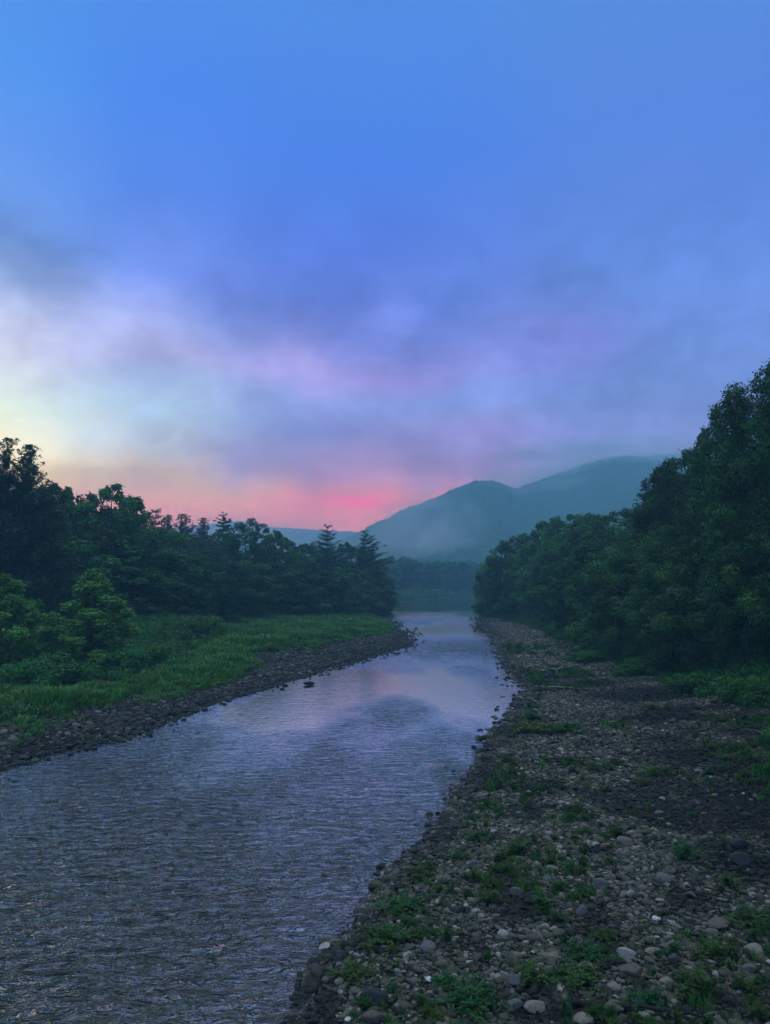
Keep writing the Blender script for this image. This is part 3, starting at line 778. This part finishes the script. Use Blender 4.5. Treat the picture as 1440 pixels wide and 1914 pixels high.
# grass tufts
def tuft_mesh(seed, n=38, h=.44, w=.02, flower=False, mat_=None):
    r = np.random.default_rng(seed)
    V = []; Fc = []; c = 0
    for i in range(n):
        th = r.uniform(0, 6.28); b = r.uniform(0, .22); x0 = np.array([math.cos(th) * b, math.sin(th) * b, 0])
        d = np.array([math.cos(th), math.sin(th), 0]); hh = h * r.uniform(.5, 1.15); ln = r.uniform(.1, .6) * hh
        sd = np.array([-d[1], d[0], 0]) * w * r.uniform(.7, 1.4)
        p = [x0, x0 + d * ln * .3 + [0, 0, hh * .6], x0 + d * ln + [0, 0, hh]]
        V += [p[0] - sd, p[0] + sd, p[1] + sd, p[1] - sd, p[2]]
        Fc += [(c, c + 1, c + 2), (c, c + 2, c + 3), (c + 3, c + 2, c + 4)]; c += 5
    tone = np.repeat(r.random(n), 3)
    return mesh_np('tuft', np.array(V), np.array(Fc), [mat_ or M_GRASS], fattr={'tone': tone})
TUFT = [tuft_mesh(700 + i, w=.028) for i in range(4)] + [tuft_mesh(710 + i, 60, .32, .03) for i in range(2)]
n = 90000
Y = 26 + 160 * rng.random(n) ** 1.25
a, b = xbl(Y) - 5, xgl(Y) + 1.3
w = b - a; kp = rng.random(n) < w / 24.
Y = Y[kp]; X = a[kp] + w[kp] * rng.random(kp.sum())
den = fbm(X * .35, Y * .2, 101, 4)
kp = (rng.random(len(X)) < .55 + 1.3 * den) & (np.abs(X) < .6 * Y + 4)
X, Y, den = X[kp], Y[kp], den[kp]
n = len(X); sc_ = (.75 + .9 * np.clip(den + .3, 0, 1)) * rng.uniform(.6, 1.3, n) * (1 + Y / 200) * (.55 + .45 * ss(-1.2, 1.5, xgl(Y) - X))
scatter('grass', np.column_stack([X, Y, terrain(X, Y) - .03]), np.column_stack([np.zeros(n), np.zeros(n), rng.uniform(0, 6.28, n)]), np.repeat(sc_[:, None], 3, 1) * [1.2, 1.2, 1.],
        rng.integers(0, 6, n), TUFT, 'meadow grass on the left bank between cobbles and wood')

# undergrowth on both wood edges
CL = [crown_shrub(520 + i, 2600, .15)[0] for i in range(4)]
pts = []
n = 7600
Y = 12 + 160 * rng.random(n) ** 1.1
d = rng.uniform(-1.6, 9, n)
X = xbr(Y) + d
s = rng.uniform(.8, 1.6, n) * (.35 + .65 * ss(-1.8, 2.5, d)); pts.append((X, Y, s))
n = 4600
Y = 22 + 165 * rng.random(n) ** 1.1
d = rng.uniform(-.5, 8, n)
X = xbl(Y) - d
s = rng.uniform(.7, 1.5, n) * (.5 + .5 * ss(-.5, 3.5, d)); pts.append((X, Y, s))
n = 1500     # far pool banks
Y = 180 + 260 * rng.random(n)
X = np.where(rng.random(n) < .5, xbr(Y) + rng.uniform(-1, 6, n), xbl(Y) - rng.uniform(-2, 6, n)); pts.append((X, Y, rng.uniform(1.2, 2.4, n)))
n = 700; Y = rng.uniform(428, 500, n); X = rng.uniform(10, 110, n); kk = (X < xl(Y) - 1) | (Y > 474); pts.append((X[kk], Y[kk], rng.uniform(2, 3.6, kk.sum())))
X, Y, s = map(np.concatenate, zip(*pts))
kp = np.abs(X) < .62 * Y + 6; X, Y, s = X[kp], Y[kp], s[kp]; n = len(X)
hgt = s * (1 + .9 * fbm(X * .22, Y * .22, 120, 2)) * rng.uniform(.7, 1.3, n)
scatter('undergrowth', np.column_stack([X, Y, terrain(X, Y) - .05]), np.column_stack([rng.normal(size=(n, 2)) * .15, rng.uniform(0, 6.28, n)]), np.column_stack([s, s, hgt]), rng.integers(0, 4, n), CL,
        'dark leafy undergrowth along the foot of both woods')

# ------------------------------------------------------------------ weeds on the gravel bar
def weed_mesh(seed, n=34, h=.5, spread=.35):
    r = np.random.default_rng(seed); T = Tubes(); C = []; D = []
    for i in range(n):
        th = r.uniform(0, 6.28); q = r.uniform(.1, 1) * spread; hh = h * r.uniform(.4, 1.05) * (1 - .4 * q / spread)
        e = np.array([math.cos(th) * q, math.sin(th) * q, hh]); mid = e * [.35, .35, .6]
        T.add([[0, 0, -.03], mid, e], [.006, .005, .002], 3)
        for j in range(16):
            t = r.uniform(.25, 1.0); b = mid * 2 * t * (1 - t) + e * t * t
            C.append(b + r.normal(size=3) * .02); D.append([math.cos(th + r.normal()), math.sin(th + r.normal()), r.uniform(-.2, .5)])
    C = np.array(C); D = unit(np.array(D)); m = len(C)
    V, Fc = leaves(C + D * .035, unit(r.normal(size=(m, 3)) * .5 + [0, 0, 1]), r.uniform(.06, .11, m), .03, r, None)
    tone = r.random(m)
    return mesh_np('leaves', V, Fc, [M_WEED], fattr={'tone': np.concatenate([tone, tone])}), T.mesh('stalk', M_WEED_ST)
M_WEED_ST = bark_material('green_stalk', (.05, .10, .03), (.10, .16, .05))
WEED = [weed_mesh(800), weed_mesh(801, 46, .38, .48), weed_mesh(802, 26, .65, .25), weed_mesh(803, 60, .30, .5)]
WEEDS = [(1003,1368,2.6,3,'widest green clump of weeds on the middle of the gravel bar'), (1060,1368,2.0,1,'dark green weed clump just right of the widest clump'), (1000,1350,1.9,0,'green weeds just behind the widest clump'), (965,1600,1.25,0,'bushy dark green weed below the middle of the gravel bar'),
         (1280,1606,1.35,0,'bushy green weed in the right half of the gravel bar'), (1092,1596,.9,2,'thin yellowish weed beside the angular tan rock'), (1100,1560,.8,1,'yellow green weed above the angular tan rock'), (893,1568,.9,1,'low dark weed near the water, level with the tan rock'),
         (755,1700,1.2,3,'low leafy weed close to the waterline'), (912,1690,1.0,2,'upright feathery weed among pale cobbles'), (1016,1705,1.0,2,'upright bright weed beside a dark hollow'), (1045,1725,.8,0,'dark weed right of the upright bright one'),
         (1100,1790,1.1,3,'green weed above the flat tan rock'), (880,1880,1.3,3,'bright yellow green weed at the bottom edge'), (712,1762,1.2,1,'spreading weed beside the large dark boulder near the water'), (662,1830,1.0,1,'dark spreading weed at the waterline near the bottom'),
         (995,1838,1.0,0,'soft green weed left of the brownish boulder'), (1075,1835,1.2,3,'dark green weed in front of the flat tan rock'), (1295,1858,1.3,0,'large hazy green weed near the bottom right'), (1365,1665,1.0,2,'weed near the right edge, above the brown rock'),
         (1420,1728,1.3,3,'leafy weed cut by the right edge'), (860,1608,.9,1,'low weed beside the waterline bend'), (905,1385,1.2,1,'low weed near the waterline far along the bar'), (1036,1248,1.8,3,'distant weed patch on the gravel near the right wood'),
         (830,1850,.8,2,'thin weed among cobbles near the bottom'), (1210,1880,.9,1,'low weed near the bottom behind the log'), (780,1640,.9,1,'small dark weed on the waterside stones'), (1330,1790,.9,0,'small weed in the lower right cobbles')]
for i, (px, py, w, k, lab) in enumerate(WEEDS):
    x, y = gp(px, py, .3); x, y = gp(px, py, float(terrain(x, y)))
    e = bpy.data.objects.new('weed_plant', None); COL.objects.link(e); e.location = (x, y, float(terrain(x, y)) + .03)
    e.scale = (w * 1.1, w * 1.1, w * .6); e.rotation_euler = (0, 0, i * 2.1); tag(e, lab, 'weed', 'weeds growing on the gravel bar')
    for nm, me in zip(('leaves', 'stalk'), WEED[k]): link(bpy.data.objects.new(nm, me), e)
n = 9000
Y = 10 + 75 * rng.random(n) ** 1.5; w = xbr(Y) - xr(Y); X = xr(Y) + .5 + (w - .5) * rng.random(n)
g_ = fbm(X * .30, Y * .28, 130, 3) + .30 * ss(20, 12, Y) + .25 * ss(2.2, .3, X - xr(Y)) + .25 * ss(3, 0, xbr(Y) - X)
kp = (rng.random(n) < np.clip(g_ * 2.2 - .25, 0.015, 1)) & (np.abs(X) < .6 * Y + 2); X, Y = X[kp], Y[kp]; n = len(X)
s = rng.uniform(.12, .55, n) * (.8 + Y / 60)
scatter('weeds', np.column_stack([X, Y, terrain(X, Y) + .02]), np.column_stack([np.zeros(n), np.zeros(n), rng.uniform(0, 6.28, n)]), np.repeat(s[:, None], 3, 1), rng.integers(0, 6, n),
        [w_[0] for w_ in WEED] + [tuft_mesh(720, 30, .4, .012), tuft_mesh(721, 40, .3, .012)], 'small weeds and grass blades between the cobbles of the gravel bar')

# ------------------------------------------------------------------ individual stones
HERO = [(1165,1574,30,'tan','angular tan rock standing out in the middle of the gravel bar'), (1030,1625,26,'tan','pale tan cobble left of the angular rock'), (982,1653,30,'dark','round dark boulder left of the driftwood twig'),
 (966,1669,24,'grey','grey cobble in front of the round dark boulder'), (859,1701,24,'dark','dark cobble between the waterline and the pale cobbles'), (1240,1644,32,'grey','flat grey cobble right of the yellowish stone'), (1124,1653,26,'grey','rounded grey cobble above the driftwood twig'),
 (1179,1669,18,'pale','small yellowish white stone'), (1227,1717,16,'white','upright whitish stone in the lower middle'), (1343,1730,42,'brown','long brown rock at the right side'), (1087,1706,24,'grey','rounded grey cobble left of the whitish upright stone'),
 (940,1744,22,'pale','roundish pale cobble in the left half of the bar'), (706,1738,36,'wet','large dark boulder at the waterline'), (762,1784,20,'pale','pale pointed cobble near the waterline'), (799,1770,30,'grey','rounded grey cobble right of the pale pointed one'),
 (1171,1784,32,'pale','round pale cobble, roundest in the lower part'), (1221,1778,28,'tan','tan cobble right of the roundest pale one'), (1027,1814,28,'grey','bluish grey cobble in the lower middle'), (1093,1806,32,'tan','flat topped tan rock beside dark weeds'),
 (1180,1817,38,'brown','large brownish grey boulder below the roundest pale cobble'), (1146,1844,24,'tan','tan cobble below the brownish grey boulder'), (700,1872,48,'dark','largest dark boulder near the bottom by the water'), (696,1906,40,'brown','blocky brown grey rock at the bottom edge'),
 (806,1831,20,'white','white cobble left of the bottom weeds'), (652,1901,18,'white','small white cobble at the lower left corner of the bar'), (1000,1882,36,'tan','tan rock at the bottom, the middle one of three'), (1087,1908,36,'tan','tan rock cut by the bottom edge'),
 (962,1832,28,'grey','grey cobble above the bottom tan rocks'), (962,1878,30,'grey','grey cobble left of the middle bottom tan rock'), (1409,1778,38,'tan','pale tan rock near the right edge'), (1384,1610,38,'dark','dark flat boulder at the right, lower of two'),
 (1380,1578,36,'dark','dark flat boulder at the right, upper of two'), (1246,1834,28,'tan','tan pointed cobble in the lower right'), (1149,1884,38,'brown','long flat brown stone above the dark log'), (885,1615,24,'grey','grey cobble beside the dark weed, near the waterline'),
 (322,1337,22,'wet','dark rock standing in the water off the left bank'), (578,1279,30,'wet','flat dark rock alone in the river'), (218,1376,18,'grey','rounded grey stone at the left waterline'), (195,1380,16,'wet','wet stone beside the rounded grey one at the left waterline'),
 (127,1372,17,'tan','pale stone on the left bank cobbles'), (107,1377,15,'grey','grey stone next to the pale one on the left bank'), (275,1364,18,'wet','dark stone at the tip of the left bank, jutting into the water'), (240,1369,18,'grey','grey stone on the left waterline'),
 (302,1343,16,'wet','dark stone on the left waterline behind the jutting tip'), (1052,1209,10,'white','bright white stone far along the gravel bar'), (240,1336,16,'grey','flat grey stone high on the left cobbles'), (283,1376,9,'wet','small dark stone in the water off the left tip'),
 (395,1315,10,'wet','small flat stone breaking the water by the left bank'), (912,1386,10,'wet','small dark stone in the water off the gravel bar'), (435,1301,14,'wet','dark stone at the left waterline halfway to the lone river rock')]
HM = {}
def hero_mesh(k, i):
    key = (k, i)
    if key not in HM: HM[key] = stone_mesh(900 + i * 7 + len(k), 4, M_S[k], angular=i / 3)
    return HM[key]
for i, (px, py, wpx, c, lab) in enumerate(HERO):
    x, y = gp(px, py, .3); x, y = gp(px, py, max(0, float(terrain(x, y))) + .05)
    s = wpx / F * math.hypot(y, HC) * (1.0 if y < 30 else .8)
    o = obj('river_stone', hero_mesh(c, 3 if 'angular' in lab or 'block' in lab else i % 3), loc=(x, y, max(0, float(terrain(x, y))) + s * .16))
    o.scale = (s, s * random.uniform(.9, 1.1), s * (.55 if 'alone' in lab else 1.7 if 'upright' in lab else random.uniform(.85, 1.15))); o.rotation_euler = (random.uniform(-.15, .15), random.uniform(-.15, .15), random.uniform(-.5, .5))
    tag(o, lab, 'stone', 'large stones on the gravel banks')
CN = {'dark': 'dark grey', 'grey': 'mid grey', 'pale': 'pale grey', 'tan': 'tan', 'brown': 'brown grey'}
taken = [gp(h[0], h[1], .3) for h in HERO]
cnt = 0; zones = {}
while cnt < 235:
    y = 11.5 + 15 * random.random() ** 1.2; a, b = float(xr(y)) + .3, float(xbr(y))
    x = random.uniform(a, b)
    if abs(x) > .52 * y or any((x - q[0]) ** 2 + (y - q[1]) ** 2 < .09 for q in taken): continue
    taken.append((x, y))
    c = random.choices(['dark', 'grey', 'pale', 'tan', 'brown'], [4, 5, 1.6, 2, 3.5])[0]
    s = .13 + .18 * random.random() ** 1.6
    u = (x - a) / (b - a)
    zone = ('close to the waterline' if u < .33 else 'across the middle' if u < .66 else 'towards the wood') + (', nearest the viewer' if y < 15 else ', a little further off' if y < 20 else ', further up the bar')
    o = obj('cobble', hero_mesh(c, random.randrange(4)), loc=(x, y, float(terrain(x, y)) + s * .06))
    o.scale = (s, s * random.uniform(.85, 1.1), s * random.uniform(.8, 1.2)); o.rotation_euler = (random.uniform(-.2, .2), random.uniform(-.2, .2), random.uniform(0, 6.28))
    tag(o, '%s cobbles of the gravel bar %s' % (CN[c], zone) if False else '%s cobble lying on the gravel bar %s' % (CN[c], zone), 'stone', '%s cobbles on the gravel bar %s' % (CN[c], zone))
    cnt += 1

# ------------------------------------------------------------------ driftwood, log, fallen branch, dead stems
def wood(name, pts_px, rad, m, label, cat, lift=.05, twigs=0):
    P = []
    for px, py, dz in pts_px:
        x, y = gp(px, py, .3); x, y = gp(px, py, float(terrain(x, y)))
        P.append([x, y, float(terrain(x, y)) + lift + dz])
    P = np.array(P); t = np.linspace(0, 1, len(P)); t2 = np.linspace(0, 1, len(P) * 4)
    Q = np.stack([np.interp(t2, t, P[:, k]) for k in range(3)], 1); Q += np.random.default_rng(3).normal(size=Q.shape) * rad * .5
    T = Tubes(); T.add(Q, rad * np.linspace(1, .35, len(Q)), 7)
    rr = np.random.default_rng(7)
    for i in range(twigs):
        b = Q[rr.integers(2, len(Q) - 1)]; d = unit(rr.normal(size=3) * [1, 1, .5] + [0, 0, .5]); l_ = rr.uniform(.3, 1.2)
        T.add([b, b + d * l_ * .5 + rr.normal(size=3) * .05, b + d * l_], [rad * .4, rad * .25, rad * .08], 5)
    c = Q.mean(0); T.V = [v - c for v in T.V]
    return tag(obj(name, T.mesh(name, m), loc=c), label, cat)
wood('driftwood_twig', [(1108,1655,0), (1114,1668,.02), (1121,1681,0)], .018, M_DRIFT, 'thin bleached twig lying among the cobbles of the gravel bar', 'driftwood')
wood('log', [(1060,1880,0), (1150,1893,.03), (1230,1900,0), (1340,1912,0)], .055, M_DARKWOOD, 'long dark log lying across the bottom of the gravel bar', 'log', .09)
wood('fallen_branch', [(62,1304,.2), (85,1313,.1), (112,1319,.0), (128,1319,.1)], .07, M_DRIFT, 'bleached fallen branch with bare twigs lying on the grass of the left bank', 'branch', .25, 9)
wood('driftwood_stick', [(1000,1287,0), (1040,1290,.05), (1085,1292,0)], .05, M_DRIFT, 'long grey stick lying across the far part of the gravel bar', 'driftwood', .15)
def stem(px, top, bot, Y, rad, lab):
    x, zt = at_dist(px, top, Y); _, zb = at_dist(px, bot, Y); z0 = float(terrain(x, Y)) - .2
    T = Tubes(); h = zt - z0
    T.add([[0, 0, 0], [.1, 0, h * .4], [-.05, 0, h * .75], [.12, 0, h]], [rad * 1.2, rad, rad * .8, rad * .4], 7)
    T.add([[-.05, 0, h * .7], [.5, .1, h * .82], [.8, .1, h * .9]], [rad * .5, rad * .3, rad * .1], 5)
    tag(obj('dead_tree', T.mesh('dead_tree', M_BIRCH), loc=(x, Y, z0)), lab, 'dead tree')
stem(1147, 1088, 1102, gp(1147, 1240)[1] - .5, .07, 'thin pale dead stem in front of the right wood')
stem(679, 1095, 1140, 166, .14, 'pale forked dead stem at the bend in front of the left wood')
stem(360, 972, 1000, 150, .10, 'bare pole like stem between the hazy pines on the left skyline')
# small white flowers near the branch
r = np.random.default_rng(9)
x0, y0 = gp(45, 1330, .8); n = 260
C = np.column_stack([x0 + r.normal(size=n) * 1.1, y0 + r.normal(size=n) * 1.3, np.zeros(n)]); C[:, 2] = terrain(C[:, 0], C[:, 1]) + r.uniform(.35, .65, n)
V, Fc = leaves(C, unit(r.normal(size=(n, 3)) * .4 + [0, 0, 1]), .05, .05, r)
tag(obj('wildflowers', mesh_np('wildflowers', V, Fc, [M_FLOWER])), 'scattered small white wildflowers in the left bank grass', None, None, 'stuff')

# ------------------------------------------------------------------ haze
def box(name, a, b):
    bm = bmesh.new(); bmesh.ops.create_cube(bm, size=1)
    for v in bm.verts: v.co = [a[i] + (v.co[i] + .5) * (b[i] - a[i]) for i in range(3)]
    me = bpy.data.meshes.new(name); bm.to_mesh(me); bm.free(); return me
DENS = .0010; SCAT = (.07, .215, .40)
m, t = mat('haze_air')
pv = t.n('ShaderNodeVolumePrincipled'); pv.inputs['Color'].default_value = c4(.36, .78, 1.0); pv.inputs['Density'].default_value = DENS; pv.inputs['Anisotropy'].default_value = .0
o = t.n('ShaderNodeOutputMaterial'); t.l(pv.outputs[0], o.inputs['Volume'])
hz = obj('haze', box('haze', (-1500, -260, -2.6), (1500, 2500, 372))); hz.data.materials.append(m); tag(hz, kind='stuff', label='even blue haze filling the valley air')

# low mist hanging on the mountain flanks
def mist(loc, size, dens, seed, label, thr=.42, rotz=0):
    bm = bmesh.new(); bmesh.ops.create_icosphere(bm, subdivisions=4, radius=1)
    me = bpy.data.meshes.new('mist'); bm.to_mesh(me); bm.free()
    m, t = mat('mist_air_%d' % seed)
    tc = t.n('ShaderNodeTexCoord'); P = tc.outputs['Object']
    ln = t.n('ShaderNodeVectorMath', operation='LENGTH'); t.l(P, ln.inputs[0])
    fall = t.m('SUBTRACT', 1., t.m('POWER', ln.outputs['Value'], 2.), clamp=True)
    of = t.n('ShaderNodeVectorMath', operation='ADD'); t.l(P, of.inputs[0]); of.inputs[1].default_value = (seed * 3.1, seed * 1.7, 0)
    nz = t.noise(of.outputs[0], 1.7, 4, .55, .3)
    d = t.m('MULTIPLY', t.m('MULTIPLY', t.m('SUBTRACT', nz, thr, clamp=True), 5.), t.m('MULTIPLY', fall, dens))
    pv = t.n('ShaderNodeVolumePrincipled'); pv.inputs['Color'].default_value = c4(.97, .975, 1.); t.l(d, pv.inputs['Density'])
    o = t.n('ShaderNodeOutputMaterial'); t.l(pv.outputs[0], o.inputs['Volume']); me.materials.append(m)
    ob = obj('mist', me, loc=loc); ob.scale = size; ob.rotation_euler = (0, 0, rotz)
    return tag(ob, kind='stuff', label=label)
def mp(px, py, Y):
    x, z = at_dist(px, py, Y); return (x, Y, z)
mist(mp(1210, 880, 1250), (300, 130, 60), .022, 1, 'low cloud swallowing the right end of the far ridge', .36)
mist(mp(470, 1010, 215), (60, 26, 11), .028, 4, 'thin mist drifting over the left wood', .38)
mist(mp(1060, 935, 1080), (170, 60, 40), .010, 2, 'mist lying between the two ridges', .38)
mist(mp(800, 985, 700), (60, 40, 42), .022, 3, 'thin wisp of mist rising on the front mountain', .38)

# ------------------------------------------------------------------ sky
def lin(c): return tuple(((v / 255) / 12.92 if v / 255 <= .04045 else ((v / 255 + .055) / 1.055) ** 2.4) for v in c)
w = bpy.data.worlds.new('World'); SC.world = w; w.use_nodes = True
t = NT(w.node_tree)
tc = t.n('ShaderNodeTexCoord'); D = tc.outputs['Generated']
sx = t.n('ShaderNodeSeparateXYZ'); t.l(D, sx.inputs[0])
az = t.m('ARCTAN2', sx.outputs[0], sx.outputs[1]); el = t.m('ARCSINE', sx.outputs[2])
v1 = t.mapping(D, (1, 1, 1.3))
w1 = t.noise(v1, 3.4, 7, .6); w2 = t.noise(v1, 3.3, 4, .55, 0.); 
nf = t.noise(t.mapping(D, (1, 1, 1.35), (.3, .1, .7)), 7.0, 9, .56, .25)
v2 = t.mapping(D, (1, 1, 1.3), (.5, .2, 1.1)); w2 = t.noise(v2, 3.8, 7, .6)
azw = t.m('ADD', az, t.m('MULTIPLY', t.m('SUBTRACT', w1, .5), .20))
elw = t.m('ADD', el, t.m('MULTIPLY', t.m('SUBTRACT', w2, .5), .11))
def colramp(st, boost=None):
    s = []
    for py, c in st:
        e = math.degrees(azel(720, py)[1]) if py > -500 else (48 if py == -700 else 60)
        k = lin(c); s.append((min(1, max(0, e / 60)), c4(*k)))
    s.sort(key=lambda q: q[0])
    return t.ramp(t.m('DIVIDE', elw, R(60)), s)
SKYC = {
 -26: [(960,(235,190,130)),(900,(255,225,165)),(860,(252,240,195)),(790,(228,242,222)),(710,(222,226,242)),(650,(212,218,246)),(590,(160,184,232)),(520,(112,150,216)),(400,(104,154,235)),(200,(82,150,236)),(0,(80,146,228)),(-700,(56,100,178)),(-900,(52,88,150))],
 -16: [(985,(230,156,132)),(940,(232,178,140)),(900,(218,188,156)),(860,(186,192,200)),(800,(172,202,228)),(740,(166,186,228)),(690,(176,176,226)),(640,(152,168,232)),(560,(116,146,228)),(400,(86,136,232)),(200,(74,136,234)),(0,(80,142,230)),(-700,(56,100,178)),(-900,(52,88,150))],
 -2: [(985,(222,146,146)),(940,(214,142,154)),(905,(186,145,182)),(860,(160,146,194)),(800,(142,150,208)),(740,(134,156,222)),(690,(156,152,224)),(640,(132,142,218)),(560,(98,128,218)),(450,(86,126,224)),(300,(74,130,228)),(0,(80,140,226)),(-700,(56,100,178)),(-900,(52,88,150))],
 17: [(960,(200,150,185)),(900,(165,152,195)),(850,(128,148,206)),(740,(114,146,212)),(640,(108,142,216)),(500,(96,136,216)),(300,(86,134,222)),(0,(84,140,216)),(-700,(56,100,178)),(-900,(52,88,150))]}
rs = {k: colramp(v) for k, v in SKYC.items()}
def sstep(x, a, b):
    nd = t.n('ShaderNodeMapRange', interpolation_type='SMOOTHSTEP'); t.l(x, nd.inputs[0])
    nd.inputs[1].default_value = a; nd.inputs[2].default_value = b; return nd.outputs[0]
c = t.mix(sstep(azw, R(-28), R(-17)), rs[-26], rs[-16])
c = t.mix(sstep(azw, R(-17), R(-4)), c, rs[-2])
c = t.mix(sstep(azw, R(0), R(17)), c, rs[17])
BLOBS = [(50,525,95,50,(72,105,160),.75,1), (560,560,260,70,(95,118,200),.5,1), (870,575,120,75,(82,112,190),.6,1), (520,775,95,45,(105,132,188),.75,1), (450,850,90,35,(118,125,180),.8,1), (840,850,90,26,(125,120,180),.7,1),
         (560,690,80,40,(176,170,232),.7,.5), (780,590,45,35,(130,150,235),.5,.5), (1040,640,100,45,(128,136,218),.7,.6), (700,870,210,45,(158,142,190),.6,1), (230,640,110,60,(182,190,240),.5,.4), (640,800,150,26,(118,132,200),.6,1),
         (672,939,48,10,(240,110,134),.8,.1), (640,965,260,20,(220,146,150),.3,.3), (300,900,120,30,(196,176,178),.5,.6), (400,560,120,70,(98,128,218),.4,1), (1050,780,140,40,(122,136,200),.5,1), (880,800,120,30,(150,142,206),.6,.8)]
for px, py, rx, ry, colr, st, na in BLOBS:
    a0, e0 = azel(px, py)
    da = t.m('DIVIDE', t.m('SUBTRACT', azw if na > .3 else az, a0), rx / F * 1.15); de = t.m('DIVIDE', t.m('SUBTRACT', elw if na > .3 else el, e0), ry / F * 1.15)
    g = t.m('EXPONENT', t.m('MULTIPLY', t.m('ADD', t.m('MULTIPLY', da, da), t.m('MULTIPLY', de, de)), -1.))
    f = t.m('MULTIPLY', g, st * (.62 if na == 1 else 1))
    if na > .3: f = t.m('MULTIPLY', f, t.m('ADD', 1 - .5 * na, t.m('MULTIPLY', nf, 1.0 * na)))
    c = t.mix(f, c, c4(*lin(colr)))
# soft broken cloud texture in the lower half of the sky
band = t.m('MULTIPLY', sstep(el, R(3), R(9)), t.m('SUBTRACT', 1., sstep(el, R(20), R(30))))
nf2 = t.noise(t.mapping(D, (1, 1, 1.6), (.9, .4, .2)), 17.0, 8, .62, .5)
cf = t.m('MULTIPLY', t.m('ADD', t.m('SUBTRACT', nf, .5), t.m('MULTIPLY', t.m('SUBTRACT', nf2, .5), .45)), band)
hv = t.n('ShaderNodeHueSaturation'); t.l(c, hv.inputs['Color']); t.put(hv.inputs['Value'], t.m('ADD', 1., t.m('MULTIPLY', cf, .85)))
c = hv.outputs[0]
c = t.mix(sstep(t.m('ABSOLUTE', az), R(29), R(62)), c, c4(*lin((92, 134, 186))))  # unseen sides and back of the sky, coloured to light the haze
c = t.mix(sstep(el, R(55), R(72)), c, c4(1.95, 2.1, 2.0))  # bright zenith cap above the view, added to light the land from overhead
# the sky stands beyond the valley haze: what the haze takes away on the way through, the sky has to give
path = t.m('MINIMUM', t.m('DIVIDE', 365., t.m('MAXIMUM', sx.outputs[2], .03)), 2500.)
Tr = t.m('EXPONENT', t.m('MULTIPLY', path, -DENS))
rem = t.mix(t.m('SUBTRACT', 1., Tr), c4(0, 0, 0), c4(*SCAT))
sub = t.mix(1., c, rem, 'SUBTRACT')
flo = t.mix(1., sub, t.mix(.08, c4(0, 0, 0), c), 'LIGHTEN')
iv = t.m('DIVIDE', 1., Tr); cx = t.n('ShaderNodeCombineXYZ')
for q in range(3): t.l(iv, cx.inputs[q])
c = t.mix(1., t.mix(1., flo, c4(.92, .93, .94), 'MULTIPLY'), cx.outputs[0], 'MULTIPLY')
c = t.mix(sstep(el, R(-3), R(0)), c4(.02, .03, .04), c)
SUN_AZ, SUN_EL = -72, 14
sky = t.n('ShaderNodeTexSky', sky_type='NISHITA'); sky.sun_disc = False; sky.sun_elevation = R(SUN_EL); sky.sun_rotation = R(SUN_AZ)
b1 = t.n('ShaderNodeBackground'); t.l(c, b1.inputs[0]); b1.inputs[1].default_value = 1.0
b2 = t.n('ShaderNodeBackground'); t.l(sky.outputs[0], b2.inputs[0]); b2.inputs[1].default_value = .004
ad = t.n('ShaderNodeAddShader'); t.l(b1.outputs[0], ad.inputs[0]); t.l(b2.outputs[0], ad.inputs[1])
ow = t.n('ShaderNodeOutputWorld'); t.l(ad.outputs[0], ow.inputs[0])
w.cycles.sampling_method = 'MANUAL'; w.cycles.sample_map_resolution = 1024

sl = bpy.data.lights.new('sun', 'SUN'); sl.energy = .22; sl.angle = R(60); sl.color = (1, .82, .66)
so = bpy.data.objects.new('sun', sl); COL.objects.link(so)
sd = Vector((math.sin(R(SUN_AZ)) * math.cos(R(SUN_EL)), math.cos(R(SUN_AZ)) * math.cos(R(SUN_EL)), math.sin(R(SUN_EL))))
so.rotation_euler = sd.to_track_quat('Z', 'Y').to_euler()

# ------------------------------------------------------------------ camera and render settings
cd = bpy.data.cameras.new('camera'); cam = bpy.data.objects.new('camera', cd); COL.objects.link(cam)
cam.location = (0, 0, HC); cam.rotation_euler = (math.pi / 2 + PITCH, 0, 0)
cd.sensor_fit = 'VERTICAL'; cd.sensor_height = 24; cd.lens = 24 / 2 * F / CY
cd.clip_start = .1; cd.clip_end = 9000
SC.camera = cam
SC.view_settings.view_transform = 'Standard'; SC.view_settings.look = 'None'; SC.view_settings.exposure = 0; SC.view_settings.gamma = 1
cy = SC.cycles
cy.use_adaptive_sampling = True; cy.adaptive_threshold = .025; cy.adaptive_min_samples = 20
cy.use_denoising = True; cy.max_bounces = 6; cy.diffuse_bounces = 2; cy.glossy_bounces = 3; cy.transmission_bounces = 3; cy.volume_bounces = 3; cy.transparent_max_bounces = 8
cy.caustics_reflective = False; cy.caustics_refractive = False
